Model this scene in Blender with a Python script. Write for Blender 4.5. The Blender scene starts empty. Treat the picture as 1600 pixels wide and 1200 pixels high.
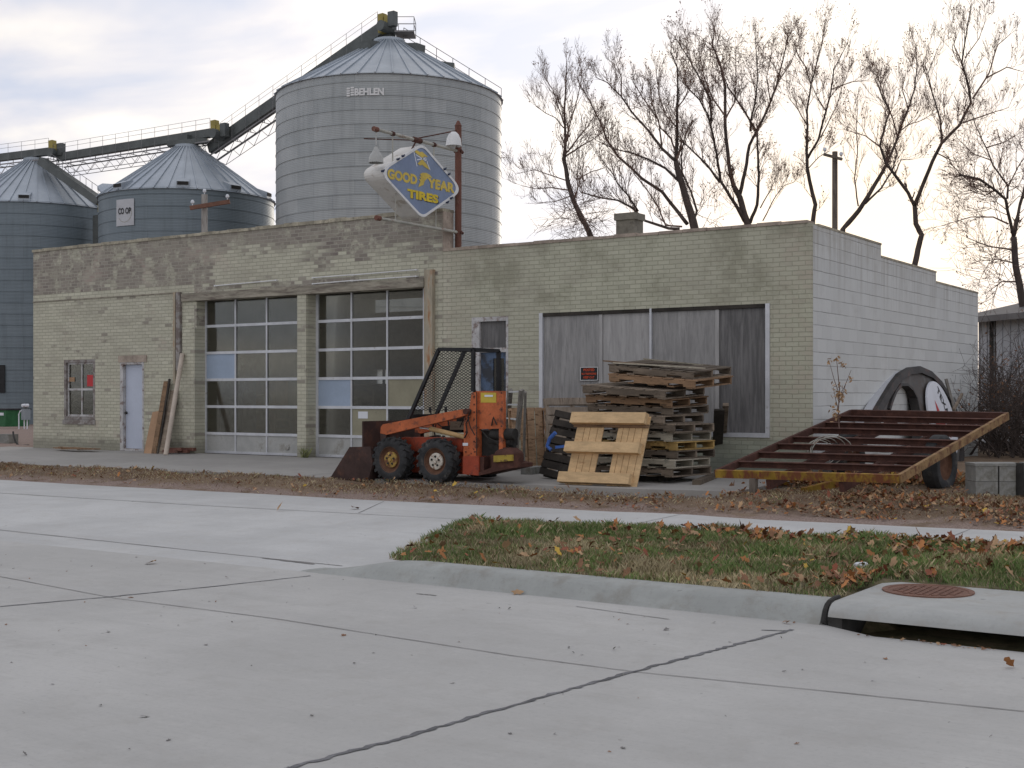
import bpy, math, random
import numpy as np
from mathutils import Vector, Matrix
random.seed(7); rng = np.random.default_rng(7)
S = bpy.context.scene
# ---------------------------------------------------------------- camera
F_PX, HOR, CZ = 2012.0, 620.0, 1.2
YAW = math.radians(33.9); sn, cs = math.sin(YAW), math.cos(YAW)
cam = bpy.data.cameras.new('camera'); co = bpy.data.objects.new('camera', cam); S.collection.objects.link(co)
cam.sensor_width = 36; cam.lens = 36 * F_PX / 1600; cam.shift_y = 20 / 1600; cam.clip_end = 3000; cam.clip_start = .1
co.location = (0, 0, CZ); co.rotation_euler = (math.radians(90), 0, YAW); S.camera = co
S.render.resolution_x = 1024; S.render.resolution_y = 768
# ---------------------------------------------------------------- light and sky
S.view_settings.view_transform = 'Standard'; S.view_settings.look = 'None'; S.view_settings.gamma = 1
S.view_settings.exposure = 0.16
W_ = bpy.data.worlds.new('World'); S.world = W_; W_.use_nodes = True
SUN_EL, SUN_AZ = math.radians(8), math.radians(-33.9 + 15)     # behind the trees on the right
nt = W_.node_tree; N = nt.nodes; L = nt.links; N.clear()
def nd(t, **k):
    n = N.new(t)
    for a, b in k.items(): setattr(n, a, b)
    return n
sky = nd('ShaderNodeTexSky', sky_type='NISHITA', sun_disc=False, sun_elevation=SUN_EL, sun_rotation=SUN_AZ)
tc = nd('ShaderNodeTexCoord'); sep = nd('ShaderNodeSeparateXYZ'); L.new(tc.outputs['Generated'], sep.inputs[0])
def mth(op, a, b=None, clamp=False):
    n = nd('ShaderNodeMath', operation=op, use_clamp=clamp)
    for i, v in enumerate((a, b)):
        if v is None: continue
        if isinstance(v, (int, float)): n.inputs[i].default_value = v
        else: L.new(v, n.inputs[i])
    return n.outputs[0]
zz = mth('ADD', mth('MAXIMUM', sep.outputs[2], 0.0), 0.16)
cmb = nd('ShaderNodeCombineXYZ'); L.new(mth('DIVIDE', sep.outputs[0], zz), cmb.inputs[0]); L.new(mth('DIVIDE', sep.outputs[1], zz), cmb.inputs[1])
mp = nd('ShaderNodeMapping'); mp.inputs['Scale'].default_value = (1.0, 1.7, 1); mp.inputs['Rotation'].default_value = (0, 0, .9); L.new(cmb.outputs[0], mp.inputs[0])
nz = nd('ShaderNodeTexNoise'); nz.inputs['Scale'].default_value = 1.25; nz.inputs['Detail'].default_value = 5; nz.inputs['Roughness'].default_value = .5; nz.inputs['Distortion'].default_value = .35; L.new(mp.outputs[0], nz.inputs[0])
rp = nd('ShaderNodeValToRGB'); L.new(nz.outputs['Fac'], rp.inputs[0])
e = rp.color_ramp.elements; e[0].position = .42; e[0].color = (5.0, 5.5, 6.8, 1); e[1].position = .66; e[1].color = (9.3, 9.1, 8.9, 1)
x = e.new(.51); x.color = (6.6, 6.6, 7.2, 1)
x = e.new(.58); x.color = (8.1, 7.8, 7.7, 1)
# thinner, brighter cloud towards the hidden sun
dirv = nd('ShaderNodeVectorMath', operation='DOT_PRODUCT'); L.new(tc.outputs['Generated'], dirv.inputs[0])
dirv.inputs[1].default_value = (-math.sin(-SUN_AZ) * math.cos(SUN_EL), math.cos(SUN_AZ) * math.cos(SUN_EL), math.sin(SUN_EL))
gl = mth('POWER', mth('MAXIMUM', dirv.outputs['Value'], 0.0), 6.0)
gl2 = mth('MULTIPLY', mth('POWER', mth('MAXIMUM', dirv.outputs['Value'], 0.0), 110.0), .8)
gcol = nd('ShaderNodeMix', data_type='RGBA', blend_type='ADD'); gcol.inputs[0].default_value = 1
vm = nd('ShaderNodeVectorMath', operation='SCALE'); vm.inputs[0].default_value = (3.9, 3.5, 3.0); L.new(gl, vm.inputs['Scale'])
L.new(rp.outputs[0], gcol.inputs[6]); L.new(vm.outputs[0], gcol.inputs[7])
mx = nd('ShaderNodeMix', data_type='RGBA'); mx.inputs[0].default_value = .96
L.new(sky.outputs[0], mx.inputs[6]); wm = nd('ShaderNodeMix', data_type='RGBA'); L.new(gl2, wm.inputs[0]); L.new(gcol.outputs[2], wm.inputs[6]); wm.inputs[7].default_value = (12.5, 10.5, 8.2, 1); L.new(wm.outputs[2], mx.inputs[7])
bg = nd('ShaderNodeBackground'); bg.inputs[1].default_value = .1; L.new(mx.outputs[2], bg.inputs[0])
wo = nd('ShaderNodeOutputWorld'); L.new(bg.outputs[0], wo.inputs[0])
sl = bpy.data.lights.new('sun', 'SUN'); sl.energy = .5; sl.angle = math.radians(12); sl.color = (1, .9, .78)
so = bpy.data.objects.new('sun', sl); S.collection.objects.link(so)
so.rotation_euler = (math.radians(90) - SUN_EL, 0, math.pi + SUN_AZ * -1 * -1) ; so.location = (0, 0, 40)
so.rotation_euler = Vector((math.sin(-SUN_AZ) * -1 * math.cos(SUN_EL), math.cos(SUN_AZ) * math.cos(SUN_EL), math.sin(SUN_EL))).to_track_quat('Z', 'Y').to_euler()

# ---------------------------------------------------------------- from a measured pixel of the photo to a point on a real plane
def ray(px, py):
    a = (px - 800) / F_PX; return Vector((-sn + cs * a, cs + sn * a, (HOR - py) / F_PX))
def P(px, py, Y):
    d = ray(px, py); return Vector((0, 0, CZ)) + d * (Y / d.y)
def Q(px, py, X):
    d = ray(px, py); return Vector((0, 0, CZ)) + d * (X / d.x)
def G(px, py, z):
    d = ray(px, py); return Vector((0, 0, CZ)) + d * ((z - CZ) / d.z)
def D(px, py, dep): return Vector((0, 0, CZ)) + ray(px, py) * dep
YF = 19.0
def FX(px): return P(px, 600, YF).x
def FZ(px, py): return P(px, py, YF).z

# ---------------------------------------------------------------- mesh helpers
COL = S.collection
class MB:
    def __init__(s): s.v = []; s.f = []; s.m = []
    def add(s, vs, fs, mi=0):
        o = len(s.v); s.v += [tuple(v) for v in vs]; s.f += [tuple(i + o for i in f) for f in fs]; s.m += [mi] * len(fs); return s
    def box(s, x0, x1, y0, y1, z0, z1, mi=0):
        vs = [(x, y, z) for z in (z0, z1) for y in (y0, y1) for x in (x0, x1)]
        return s.add(vs, [(0, 2, 3, 1), (4, 5, 7, 6), (0, 1, 5, 4), (2, 6, 7, 3), (0, 4, 6, 2), (1, 3, 7, 5)], mi)
    def bar(s, a, b, w, h, up=(0, 0, 1), mi=0, off=(0, 0)):      # box from a to b, w across, h along up
        a = Vector(a); b = Vector(b); d = (b - a).normalized(); u = Vector(up)
        r = d.cross(u)
        if r.length < 1e-4: r = d.cross(Vector((1, 0, 0)))
        r.normalize(); u = r.cross(d).normalized()
        a = a + r * off[0] + u * off[1]; b = b + r * off[0] + u * off[1]
        vs = [p + r * (i * w / 2) + u * (j * h / 2) for p in (a, b) for i, j in ((-1, -1), (1, -1), (1, 1), (-1, 1))]
        return s.add(vs, [(0, 1, 2, 3), (7, 6, 5, 4), (0, 4, 5, 1), (1, 5, 6, 2), (2, 6, 7, 3), (3, 7, 4, 0)], mi)
    def tube(s, pts, rad, n=6, mi=0, cap=True):
        pts = [Vector(p) for p in pts]; k = len(pts)
        if not hasattr(rad, '__len__'): rad = [rad] * k
        vs = []; ref = Vector((.3, .2, 1)).normalized()
        t0 = (pts[-1] - pts[0]).normalized()
        if abs(t0.dot(ref)) > .95: ref = Vector((1, .1, 0)).normalized()
        for i, p in enumerate(pts):
            t = (pts[min(i + 1, k - 1)] - pts[max(i - 1, 0)]).normalized()
            a = t.cross(ref).normalized(); b = t.cross(a)
            for j in range(n):
                q = 2 * math.pi * j / n; vs.append(p + (a * math.cos(q) + b * math.sin(q)) * rad[i])
        fs = [(i * n + j, i * n + (j + 1) % n, (i + 1) * n + (j + 1) % n, (i + 1) * n + j) for i in range(k - 1) for j in range(n)]
        if cap: fs += [tuple(range(n))[::-1], tuple((k - 1) * n + j for j in range(n))]
        return s.add(vs, fs, mi)
    def lathe(s, prof, c, n=48, ax='z', mi=0, a0=0, a1=2 * math.pi):
        vs = []; full = abs(a1 - a0 - 2 * math.pi) < 1e-6; m = n if full else n + 1
        for r, h in prof:
            for j in range(m):
                q = a0 + (a1 - a0) * j / n; x, y = r * math.cos(q), r * math.sin(q)
                p = {'z': (x, y, h), 'y': (x, h, y), 'x': (h, x, y)}[ax]
                vs.append((c[0] + p[0], c[1] + p[1], c[2] + p[2]))
        fs = []
        for i in range(len(prof) - 1):
            for j in range(n):
                a, b = i * m + j, i * m + (j + 1) % m
                fs.append((a, b, b + m, a + m))
        return s.add(vs, fs, mi)
    def prism(s, poly, mapf, t0, t1, mi=0):         # poly of (a,b), mapf(a,b,t)
        n = len(poly); vs = [mapf(a, b, t0) for a, b in poly] + [mapf(a, b, t1) for a, b in poly]
        return s.add(vs, [tuple(range(n)), tuple(range(2 * n - 1, n - 1, -1))] + [(i, i + n, (i + 1) % n + n, (i + 1) % n) for i in range(n)], mi)
    def build(s, name, mat, parent=None, local=False, smooth=False, recalc=True):
        me = bpy.data.meshes.new(name)
        off = Vector((0, 0, 0))
        if parent is not None and not local: off = wloc(parent)
        me.from_pydata([(v[0] - off[0], v[1] - off[1], v[2] - off[2]) for v in s.v], [], s.f)
        for m in (mat if isinstance(mat, (list, tuple)) else [mat]): me.materials.append(m)
        if any(s.m): me.polygons.foreach_set('material_index', s.m)
        if smooth: me.polygons.foreach_set('use_smooth', [True] * len(me.polygons))
        me.update()
        if recalc:
            import bmesh
            bm = bmesh.new(); bm.from_mesh(me); bmesh.ops.recalc_face_normals(bm, faces=bm.faces); bm.to_mesh(me); bm.free()
        if smooth and smooth != 'all': me.set_sharp_from_angle(angle=math.radians(40))
        o = bpy.data.objects.new(name, me); COL.objects.link(o)
        if parent is not None: o.parent = parent
        return o
def wloc(o):
    l = Vector((0, 0, 0))
    while o is not None: l += Vector(o.location); o = o.parent
    return l
def tag(o, label, cat, group=None):
    o['label'] = label; o['category'] = cat
    if group: o['group'] = group
    return o
def struct(o): o['kind'] = 'structure'; return o
def stuff(o, label, cat): o['kind'] = 'stuff'; o['label'] = label; o['category'] = cat; return o
def thing(name, label, cat, loc=(0, 0, 0), group=None):
    o = bpy.data.objects.new(name, None); COL.objects.link(o); o.location = loc; o.empty_display_size = .2
    return tag(o, label, cat, group)
def centre(b):      # bounding base of a builder
    a = np.array(b.v); return Vector(((a[:, 0].min() + a[:, 0].max()) / 2, (a[:, 1].min() + a[:, 1].max()) / 2, a[:, 2].min()))
def solo(b, name, mat, label, cat, group=None, smooth=False):     # thing that is one mesh, origin at its base
    c = centre(b); b.v = [(v[0] - c[0], v[1] - c[1], v[2] - c[2]) for v in b.v]
    o = b.build(name, mat, smooth=smooth); o.location = c; return tag(o, label, cat, group)

# ---------------------------------------------------------------- materials
class NT:
    def __init__(s, name):
        s.mat = bpy.data.materials.new(name); s.mat.use_nodes = True; s.t = s.mat.node_tree; s.N = s.t.nodes; s.L = s.t.links
        s.b = s.N['Principled BSDF']
    def n(s, t, ins=None, **k):
        n = s.N.new(t)
        for a, b in k.items(): setattr(n, a, b)
        for a, b in (ins or {}).items(): s.set(n.inputs[a], b)
        return n
    def set(s, i, v):
        if isinstance(v, bpy.types.NodeSocket): s.L.new(v, i)
        else:
            if hasattr(i.default_value, '__len__') and hasattr(v, '__len__') and len(v) == 3 and len(i.default_value) == 4: v = (*v, 1)
            i.default_value = v
    def m(s, op, a, b=0.0, c=0.0, clamp=False):
        n = s.n('ShaderNodeMath', operation=op, use_clamp=clamp); s.set(n.inputs[0], a); s.set(n.inputs[1], b); s.set(n.inputs[2], c); return n.outputs[0]
    def mix(s, f, a, b, blend='MIX'):
        n = s.n('ShaderNodeMix', data_type='RGBA', blend_type=blend); s.set(n.inputs[0], f); s.set(n.inputs[6], a); s.set(n.inputs[7], b); return n.outputs[2]
    def noise(s, vec, scale, detail=4, rough=.55, dist=0.):
        n = s.n('ShaderNodeTexNoise'); s.L.new(vec, n.inputs[0]); n.inputs['Scale'].default_value = scale; n.inputs['Detail'].default_value = detail
        n.inputs['Roughness'].default_value = rough; n.inputs['Distortion'].default_value = dist; return n.outputs['Fac']
    def step(s, v, a, b):     # smooth ramp 0..1 between a and b
        n = s.n('ShaderNodeMapRange', interpolation_type='SMOOTHSTEP'); s.set(n.inputs[0], v); n.inputs[1].default_value = a; n.inputs[2].default_value = b; return n.outputs[0]
    def pos(s, kind='pos', scale=None):
        if kind == 'pos': v = s.n('ShaderNodeNewGeometry').outputs['Position']
        else: v = s.n('ShaderNodeTexCoord').outputs['Object']
        if scale:
            m = s.n('ShaderNodeMapping'); s.L.new(v, m.inputs[0]); m.inputs['Scale'].default_value = scale; v = m.outputs[0]
        return v
    def bump(s, h, strength=.3, dist=.01):
        n = s.n('ShaderNodeBump'); s.L.new(h, n.inputs['Height']); n.inputs['Strength'].default_value = strength; n.inputs['Distance'].default_value = dist
        s.L.new(n.outputs[0], s.b.inputs['Normal'])
    def out(s, col, rough=.8, metal=0., spec=None):
        s.set(s.b.inputs['Base Color'], col); s.set(s.b.inputs['Roughness'], rough); s.set(s.b.inputs['Metallic'], metal)
        if spec is not None: s.b.inputs['Specular IOR Level'].default_value = spec
        return s.mat
def dk(c, k): return tuple(v * k for v in c)
def pmat(name, c, var=.25, scale=3., rough=.8, metal=0., c2=None, amt=.5, s2=4., bump=.15, stretch=None, rnd=0., soft=.08, spec=.3):
    t = NT(name); v = t.pos('obj', stretch)
    if rnd:
        oi = t.n('ShaderNodeObjectInfo').outputs['Random']; a = t.n('ShaderNodeVectorMath', operation='ADD'); t.L.new(v, a.inputs[0])
        cb = t.n('ShaderNodeCombineXYZ', {0: t.m('MULTIPLY', oi, 37.), 1: t.m('MULTIPLY', oi, 91.)}); t.L.new(cb.outputs[0], a.inputs[1]); v = a.outputs[0]
    n = t.noise(v, scale, 5, .6); col = t.mix(t.step(n, .3, .7), dk(c, 1 - var), dk(c, 1 + var * .7))
    f = t.noise(v, scale * 9, 3, .6); col = t.mix(t.m('MULTIPLY', t.step(f, .35, .7), .35), col, dk(c, 1 - var * 1.4))
    if c2:
        g = t.noise(v, s2, 6, .65); col = t.mix(t.step(g, 1 - amt - soft, 1 - amt + soft), col, c2)
    if rnd:
        k = t.m('MULTIPLY_ADD', oi, rnd * 2, 1 - rnd); cb = t.n('ShaderNodeCombineXYZ', {0: k, 1: k, 2: t.m('MULTIPLY', k, .97)}); col = t.mix(1., col, cb.outputs[0], 'MULTIPLY')
    if bump: t.bump(f, bump, .01)
    return t.out(col, rough, metal, spec)

def brick_mat():
    t = NT('painted_brick'); p = t.pos(); sp = t.n('ShaderNodeSeparateXYZ', {0: p}); X, Z = sp.outputs[0], sp.outputs[2]
    n1 = t.noise(p, 1.1, 5, .62, .3); n2 = t.noise(p, 3.3, 5, .7); n3 = t.noise(p, .45, 3, .5)
    v = t.n('ShaderNodeCombineXYZ', {0: t.m('ADD', X, t.m('MULTIPLY', t.noise(p, 12., 2), .012)), 1: t.m('ADD', Z, t.m('MULTIPLY', t.noise(p, 9., 2), .012))}).outputs[0]
    def br(c1, c2, cm, ms=.008):
        b = t.n('ShaderNodeTexBrick', {0: v, 1: c1, 2: c2, 3: cm}); b.offset = .5
        b.inputs['Scale'].default_value = 1; b.inputs['Brick Width'].default_value = .212; b.inputs['Row Height'].default_value = .0735
        b.inputs['Mortar Size'].default_value = ms; b.inputs['Mortar Smooth'].default_value = .3; b.inputs['Bias'].default_value = 0; return b
    paint = br((.515, .50, .39), (.59, .572, .455), (.345, .335, .255), .007)
    bare = br((.205, .175, .155), (.31, .275, .235), (.38, .355, .30), .009)
    pink = br((.52, .41, .35), (.48, .45, .36), (.36, .32, .27), .007)
    # unpainted parapet of the left part, with a ragged lower edge and a painted field in its right half
    row = t.m('FLOOR', t.m('DIVIDE', Z, .0735)); colm = t.m('FLOOR', t.m('DIVIDE', t.m('ADD', X, t.m('MULTIPLY', t.m('SUBTRACT', 1., t.m('FLOORED_MODULO', row, 2.)), .106)), .212))
    cell = t.n('ShaderNodeCombineXYZ', {0: t.m('MULTIPLY', colm, .212), 1: 0., 2: t.m('MULTIPLY', row, .0735)}).outputs[0]
    wn = t.n('ShaderNodeTexWhiteNoise', {0: cell}).outputs['Value']; wj = t.m('MULTIPLY', t.m('SUBTRACT', wn, .5), .22)
    md_m = paint.outputs['Fac']
    c1 = t.m('ADD', t.noise(cell, 1.0, 4, .6, .3), wj); c2 = t.m('ADD', t.noise(cell, 2.6, 4, .65), wj); Zc = t.m('MULTIPLY', row, .0735); left = t.m('SUBTRACT', 1., t.step(X, -14.2, -14.1))
    par = t.m('MULTIPLY', t.step(Zc, 3.56, 3.58), t.m('SUBTRACT', 1., t.step(t.m('ADD', X, t.m('MULTIPLY', c1, 2.2)), -19.6, -19.2)))
    par = t.m('MULTIPLY', par, t.step(t.m('ADD', t.m('ADD', c2, t.m('MULTIPLY', c1, .4)), t.m('MULTIPLY', Z, .10)), .86, .96))
    topb = t.m('MULTIPLY', t.step(t.m('ADD', Zc, t.m('MULTIPLY', c1, 1.1)), 4.66, 4.86), left)
    rgt = t.m('MULTIPLY', t.m('MULTIPLY', t.step(t.m('ADD', Zc, t.m('MULTIPLY', c1, 1.3)), 4.42, 4.62), t.step(t.m('ADD', X, t.m('MULTIPLY', c2, 2.)), -17.0, -16.2)), left)
    led = t.m('MULTIPLY', t.m('MULTIPLY', t.m('MULTIPLY', t.step(Zc, 3.2, 3.22), t.m('SUBTRACT', 1., t.step(Zc, 3.5, 3.52))), t.step(c1, .45, .5)), t.m('MULTIPLY', left, t.step(X, -20.8, -20.7)))
    pil = t.m('MULTIPLY', t.m('MULTIPLY', t.step(X, -20.95, -20.9), t.m('SUBTRACT', 1., t.step(X, -20.3, -20.28))), t.step(Zc, 2.6, 2.62))
    bare_f = t.m('MAXIMUM', par, t.m('MAXIMUM', t.m('MAXIMUM', topb, led), t.m('MAXIMUM', rgt, t.m('MULTIPLY', pil, t.step(wn, .2, .25)))))
    bare_f = t.m('MULTIPLY', bare_f, t.m('SUBTRACT', 1., t.m('MULTIPLY', t.step(n2, .5, .62), .7)))
    chips = t.m('MULTIPLY', t.step(t.m('ADD', c2, t.m('MULTIPLY', n2, .25)), .76, .80), t.m('SUBTRACT', .8, t.m('MULTIPLY', t.step(X, -14.5, -14.), .45)))
    flake = t.m('MULTIPLY', t.m('MULTIPLY', t.step(t.noise(p, 16., 3, .7), .60, .66), t.step(n1, .42, .6)), .7)
    f = t.m('MAXIMUM', t.m('MAXIMUM', bare_f, chips), flake, clamp=True)
    col = t.mix(f, paint.outputs[0], bare.outputs[0])
    col = t.mix(t.m('MULTIPLY', wn, .22), col, dk((.36, .35, .27), .85))
    # pink where the paint wore thin near the corner and over the left wall
    pk = t.m('MULTIPLY', t.step(t.m('ADD', X, t.m('MULTIPLY', n1, .8)), -7.75, -7.15), t.step(n2, .38, .6))
    pk = t.m('MAXIMUM', pk, t.m('MULTIPLY', t.m('MULTIPLY', t.step(n1, .56, .66), t.step(t.m('MULTIPLY', X, -1.), 17., 19.)), .6))
    pk = t.m('MAXIMUM', pk, t.m('MULTIPLY', t.step(t.m('ABSOLUTE', t.m('ADD', X, 13.9)), .55, .1), .5))
    col = t.mix(t.m('MULTIPLY', pk, .7), col, pink.outputs[0])
    # dark mould on the right part, darker ragged band at the foot
    md = t.m('MULTIPLY', t.step(t.m('ADD', n1, t.m('MULTIPLY', n2, .3)), .60, .80), t.step(X, -14.2, -13.6)); md = t.m('MULTIPLY', md, t.step(Z, 2.2, 3.0))
    col = t.mix(t.m('MULTIPLY', md, .6), col, (.14, .125, .08)); col = t.mix(t.m('MULTIPLY', t.m('MULTIPLY', md_m, t.step(X, -14.2, -14.1)), t.m('MULTIPLY_ADD', n1, .9, -.1, clamp=True)), col, (.15, .14, .10))
    gr = t.step(X, -14.2, -14.1); col = t.mix(t.m('MULTIPLY', gr, .4), col, (.41, .415, .31))
    sm = t.m('MULTIPLY', t.step(t.noise(t.pos('pos', (.5, 1, 1.6)), 1.3, 5, .7), .5, .7), .4); col = t.mix(sm, col, (.29, .265, .215))
    foot_f = t.m('SUBTRACT', 1., t.step(t.m('ADD', Z, t.m('MULTIPLY', n2, -.5)), -.15, .12)); col = t.mix(t.m('MULTIPLY', foot_f, .6), col, (.17, .165, .13))
    col = t.mix(t.m('MULTIPLY', t.step(n3, .4, .62), .18), col, (.33, .30, .25))
    bl = t.m('MULTIPLY', t.m('SUBTRACT', 1., t.step(Z, .45, .6)), t.step(X, -9.8, -9.2)); col = t.mix(t.m('MULTIPLY', bl, .35), col, (.19, .25, .22))
    h = t.m('ADD', t.m('MULTIPLY', paint.outputs[1], -1.), t.m('MULTIPLY', t.noise(p, 30., 3), .5)); t.bump(h, .55, .008)
    return t.out(col, .85, 0, .2)
def block_mat(name='painted_block', c=(.60, .612, .595), w=.41, hgt=.2105, axis=1):
    t = NT(name); p = t.pos(); sp = t.n('ShaderNodeSeparateXYZ', {0: p})
    n2 = t.noise(p, 2.5, 5, .65)
    v = t.n('ShaderNodeCombineXYZ', {0: sp.outputs[axis], 1: sp.outputs[2]}).outputs[0]
    b = t.n('ShaderNodeTexBrick', {0: v, 1: dk(c, .95), 2: dk(c, 1.04), 3: dk(c, .93)}); b.offset = .5
    b.inputs['Scale'].default_value = 1; b.inputs['Brick Width'].default_value = w; b.inputs['Row Height'].default_value = hgt; b.inputs['Mortar Size'].default_value = .006; b.inputs['Mortar Smooth'].default_value = .2
    col = b.outputs[0]
    # the bed joints are wide and dirty, irregular
    zz = t.m('ADD', sp.outputs[2], t.m('MULTIPLY', t.m('SUBTRACT', t.noise(p, 3., 3), .5), .018))
    fr = t.m('ABSOLUTE', t.m('SUBTRACT', t.m('FRACT', t.m('DIVIDE', zz, hgt)), .5)); jn = t.step(fr, .462, .485)
    jn = t.m('MULTIPLY', jn, t.step(t.noise(p, 1.3, 3), .30, .55))
    col = t.mix(t.m('MULTIPLY', jn, .62), col, (.20, .20, .19))
    stv = t.pos('pos', (1, 5.5, .35)); st = t.noise(stv, 1.5, 4, .6)
    top = t.step(sp.outputs[2], 2.3, 3.9)
    col = t.mix(t.m('MULTIPLY', t.m('MULTIPLY', t.step(st, .42, .7), top), .55), col, (.30, .28, .24))
    col = t.mix(t.m('MULTIPLY', t.step(n2, .52, .72), .25), col, (.40, .39, .36))
    col = t.mix(t.m('MULTIPLY', t.m('MULTIPLY', t.step(sp.outputs[2], 3.2, 3.85), t.step(n2, .35, .6)), .3), col, (.36, .33, .27))
    col = t.mix(t.m('MULTIPLY', t.m('SUBTRACT', 1., t.step(t.m('SUBTRACT', sp.outputs[2], t.m('MULTIPLY', n2, .6)), -.3, .2)), .5), col, (.25, .25, .22))
    t.bump(t.m('ADD', t.m('MULTIPLY', b.outputs[1], -1.), t.m('ADD', t.m('MULTIPLY', jn, -1.5), t.m('MULTIPLY', t.noise(p, 22., 3), .5))), .5, .008)
    return t.out(col, .8, 0, .2)
def concrete_mat(name, c, stain=(.30, .28, .25), sc=.35, broom=True, ms=.2):
    t = NT(name); p = t.pos(); sp = t.n('ShaderNodeSeparateXYZ', {0: p})
    big = t.noise(p, sc, 5, .6, .4); fine = t.noise(p, 30., 4, .75); mid = t.noise(p, 4., 5, .65)
    col = t.mix(t.step(big, .35, .68), dk(c, .9), dk(c, 1.07))
    sv = t.pos('pos', (.18, 2.2, 1)); stv = t.noise(sv, 1.6, 5, .6); col = t.mix(t.m('MULTIPLY', t.step(stv, .45, .72), .28), col, dk(c, .78)); tv = t.noise(t.pos('pos', (.04, .75, 1)), 1.3, 3, .5); col = t.mix(t.m('MULTIPLY', t.step(tv, .42, .66), .35), col, dk(c, .84)); bl_ = t.noise(p, .9, 6, .7, .8); col = t.mix(t.m('MULTIPLY', t.step(bl_, .60, .70), .22), col, dk(c, .72))
    col = t.mix(t.m('MULTIPLY', t.step(mid, .48, .72), ms), col, stain)
    col = t.mix(t.m('MULTIPLY', t.step(fine, .50, .72), .34), col, dk(c, .66)); f2 = t.noise(t.pos('pos', (2.2, 34, 1)), 1.4, 4, .7); col = t.mix(t.m('MULTIPLY', t.step(f2, .48, .72), .22), col, dk(c, .72)); f3 = t.noise(p, 11., 4, .75); col = t.mix(t.m('MULTIPLY', t.step(f3, .5, .75), .18), col, dk(c, 1.22))
    spk = t.noise(p, 14., 1, .4); col = t.mix(t.m('MULTIPLY', t.m('MULTIPLY', t.step(spk, .77, .80), t.step(big, .45, .6)), .5), col, dk(c, .35))
    if broom:
        bv = t.pos('pos', (60, 2.5, 1)); bn = t.noise(bv, 1., 2); h = t.m('ADD', t.m('MULTIPLY', bn, .7), fine)
    else: h = fine
    t.bump(h, .25, .004)
    return t.out(col, .88, 0, .25)
def galv_mat(name, c, c2, ring=.81):
    t = NT(name); o = t.n('ShaderNodeTexCoord').outputs['Object']; sp = t.n('ShaderNodeSeparateXYZ', {0: o})
    an = t.m('MULTIPLY', t.m('ARCTAN2', sp.outputs[1], sp.outputs[0]), 7.05)
    v = t.n('ShaderNodeCombineXYZ', {0: an, 1: sp.outputs[2]}).outputs[0]
    b = t.n('ShaderNodeTexBrick', {0: v, 1: c, 2: c2, 3: dk(c, .80)}); b.offset = .5
    b.inputs['Scale'].default_value = 1; b.inputs['Brick Width'].default_value = 2.75; b.inputs['Row Height'].default_value = ring; b.inputs['Mortar Size'].default_value = .022; b.inputs['Mortar Smooth'].default_value = .6
    sv = t.n('ShaderNodeMapping', {0: v}); sv.inputs['Scale'].default_value = (2.2, .16, 1)
    s = t.noise(sv.outputs[0], 1.2, 5, .65); col = t.mix(t.m('MULTIPLY', t.step(s, .4, .7), .35), b.outputs[0], dk(c, .7))
    sv2 = t.n('ShaderNodeMapping', {0: v}); sv2.inputs['Scale'].default_value = (1, 1.5, 1)
    col = t.mix(t.m('MULTIPLY', t.step(t.noise(sv2.outputs[0], .5, 4), .4, .65), .25), col, dk(c2, 1.2))
    w = t.m('SINE', t.m('MULTIPLY', sp.outputs[2], 2 * math.pi / .1)); t.bump(t.m('MULTIPLY', w, 1.), .25, .012)
    return t.out(col, .5, .45, .4)

M = {}
M['brick'] = brick_mat(); M['block'] = block_mat()
M['street'] = concrete_mat('street_concrete', (.46, .453, .43))
M['walk'] = concrete_mat('sidewalk_concrete', (.515, .515, .50), (.38, .35, .30), .6)
M['kerb'] = concrete_mat('kerb_concrete', (.36, .37, .35), (.22, .20, .165), 1.6, False, .5)
M['apron'] = concrete_mat('old_concrete', (.36, .345, .32), (.20, .18, .15), .5, False)
M['slabc'] = concrete_mat('inlet_concrete', (.42, .425, .405), (.30, .26, .21), 1.1, False, .4)
M['joint'] = pmat('tar_joint', (.16, .16, .165), .4, 6, .8)
M['crack'] = pmat('crack_dirt', (.22, .21, .20), .3, 6, .9)
M['coping'] = pmat('coping_concrete', (.42, .38, .29), .35, 2.5, .9, c2=(.22, .20, .16), amt=.42, s2=6)
M['pinkb'] = pmat('corner_coping', (.40, .33, .27), .3, 3, .9, c2=(.25, .2, .17), amt=.4, s2=5)
M['header'] = pmat('header_concrete', (.33, .30, .24), .4, 3, .9, c2=(.15, .12, .10), amt=.42, s2=5, stretch=(.5, 1, 4))
M['alu'] = pmat('white_metal_frame', (.60, .61, .63), .12, 3, .45, .2, c2=(.38, .36, .33), amt=.33, s2=9, bump=.05)
M['doorpan'] = pmat('door_bottom_panel', (.42, .42, .40), .15, 3, .5, .1, c2=(.30, .29, .26), amt=.38, s2=3)
M['bluepan'] = pmat('blue_infill', (.33, .40, .50), .08, 2, .7)
M['tanpan'] = pmat('tan_infill', (.30, .28, .20), .12, 2, .8, c2=(.22, .20, .14), amt=.35)
M['doorw'] = pmat('door_white', (.50, .54, .63), .06, 2, .55, bump=.03)
M['trimw'] = pmat('old_white_trim', (.52, .51, .50), .2, 4, .8, c2=(.24, .19, .17), amt=.44, s2=7)
M['trimp'] = pmat('weathered_window_frame', (.34, .32, .30), .25, 4, .85, c2=(.18, .15, .135), amt=.5, s2=8)
M['board'] = pmat('trim_board', (.42, .37, .28), .25, 3, .85, c2=(.34, .17, .08), amt=.4, s2=3, stretch=(3, 3, .6))
M['ply'] = pmat('weathered_plywood', (.34, .332, .322), .14, 1.8, .9, c2=(.235, .23, .225), amt=.45, s2=3.5, stretch=(6, 6, .7), soft=.15)
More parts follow.
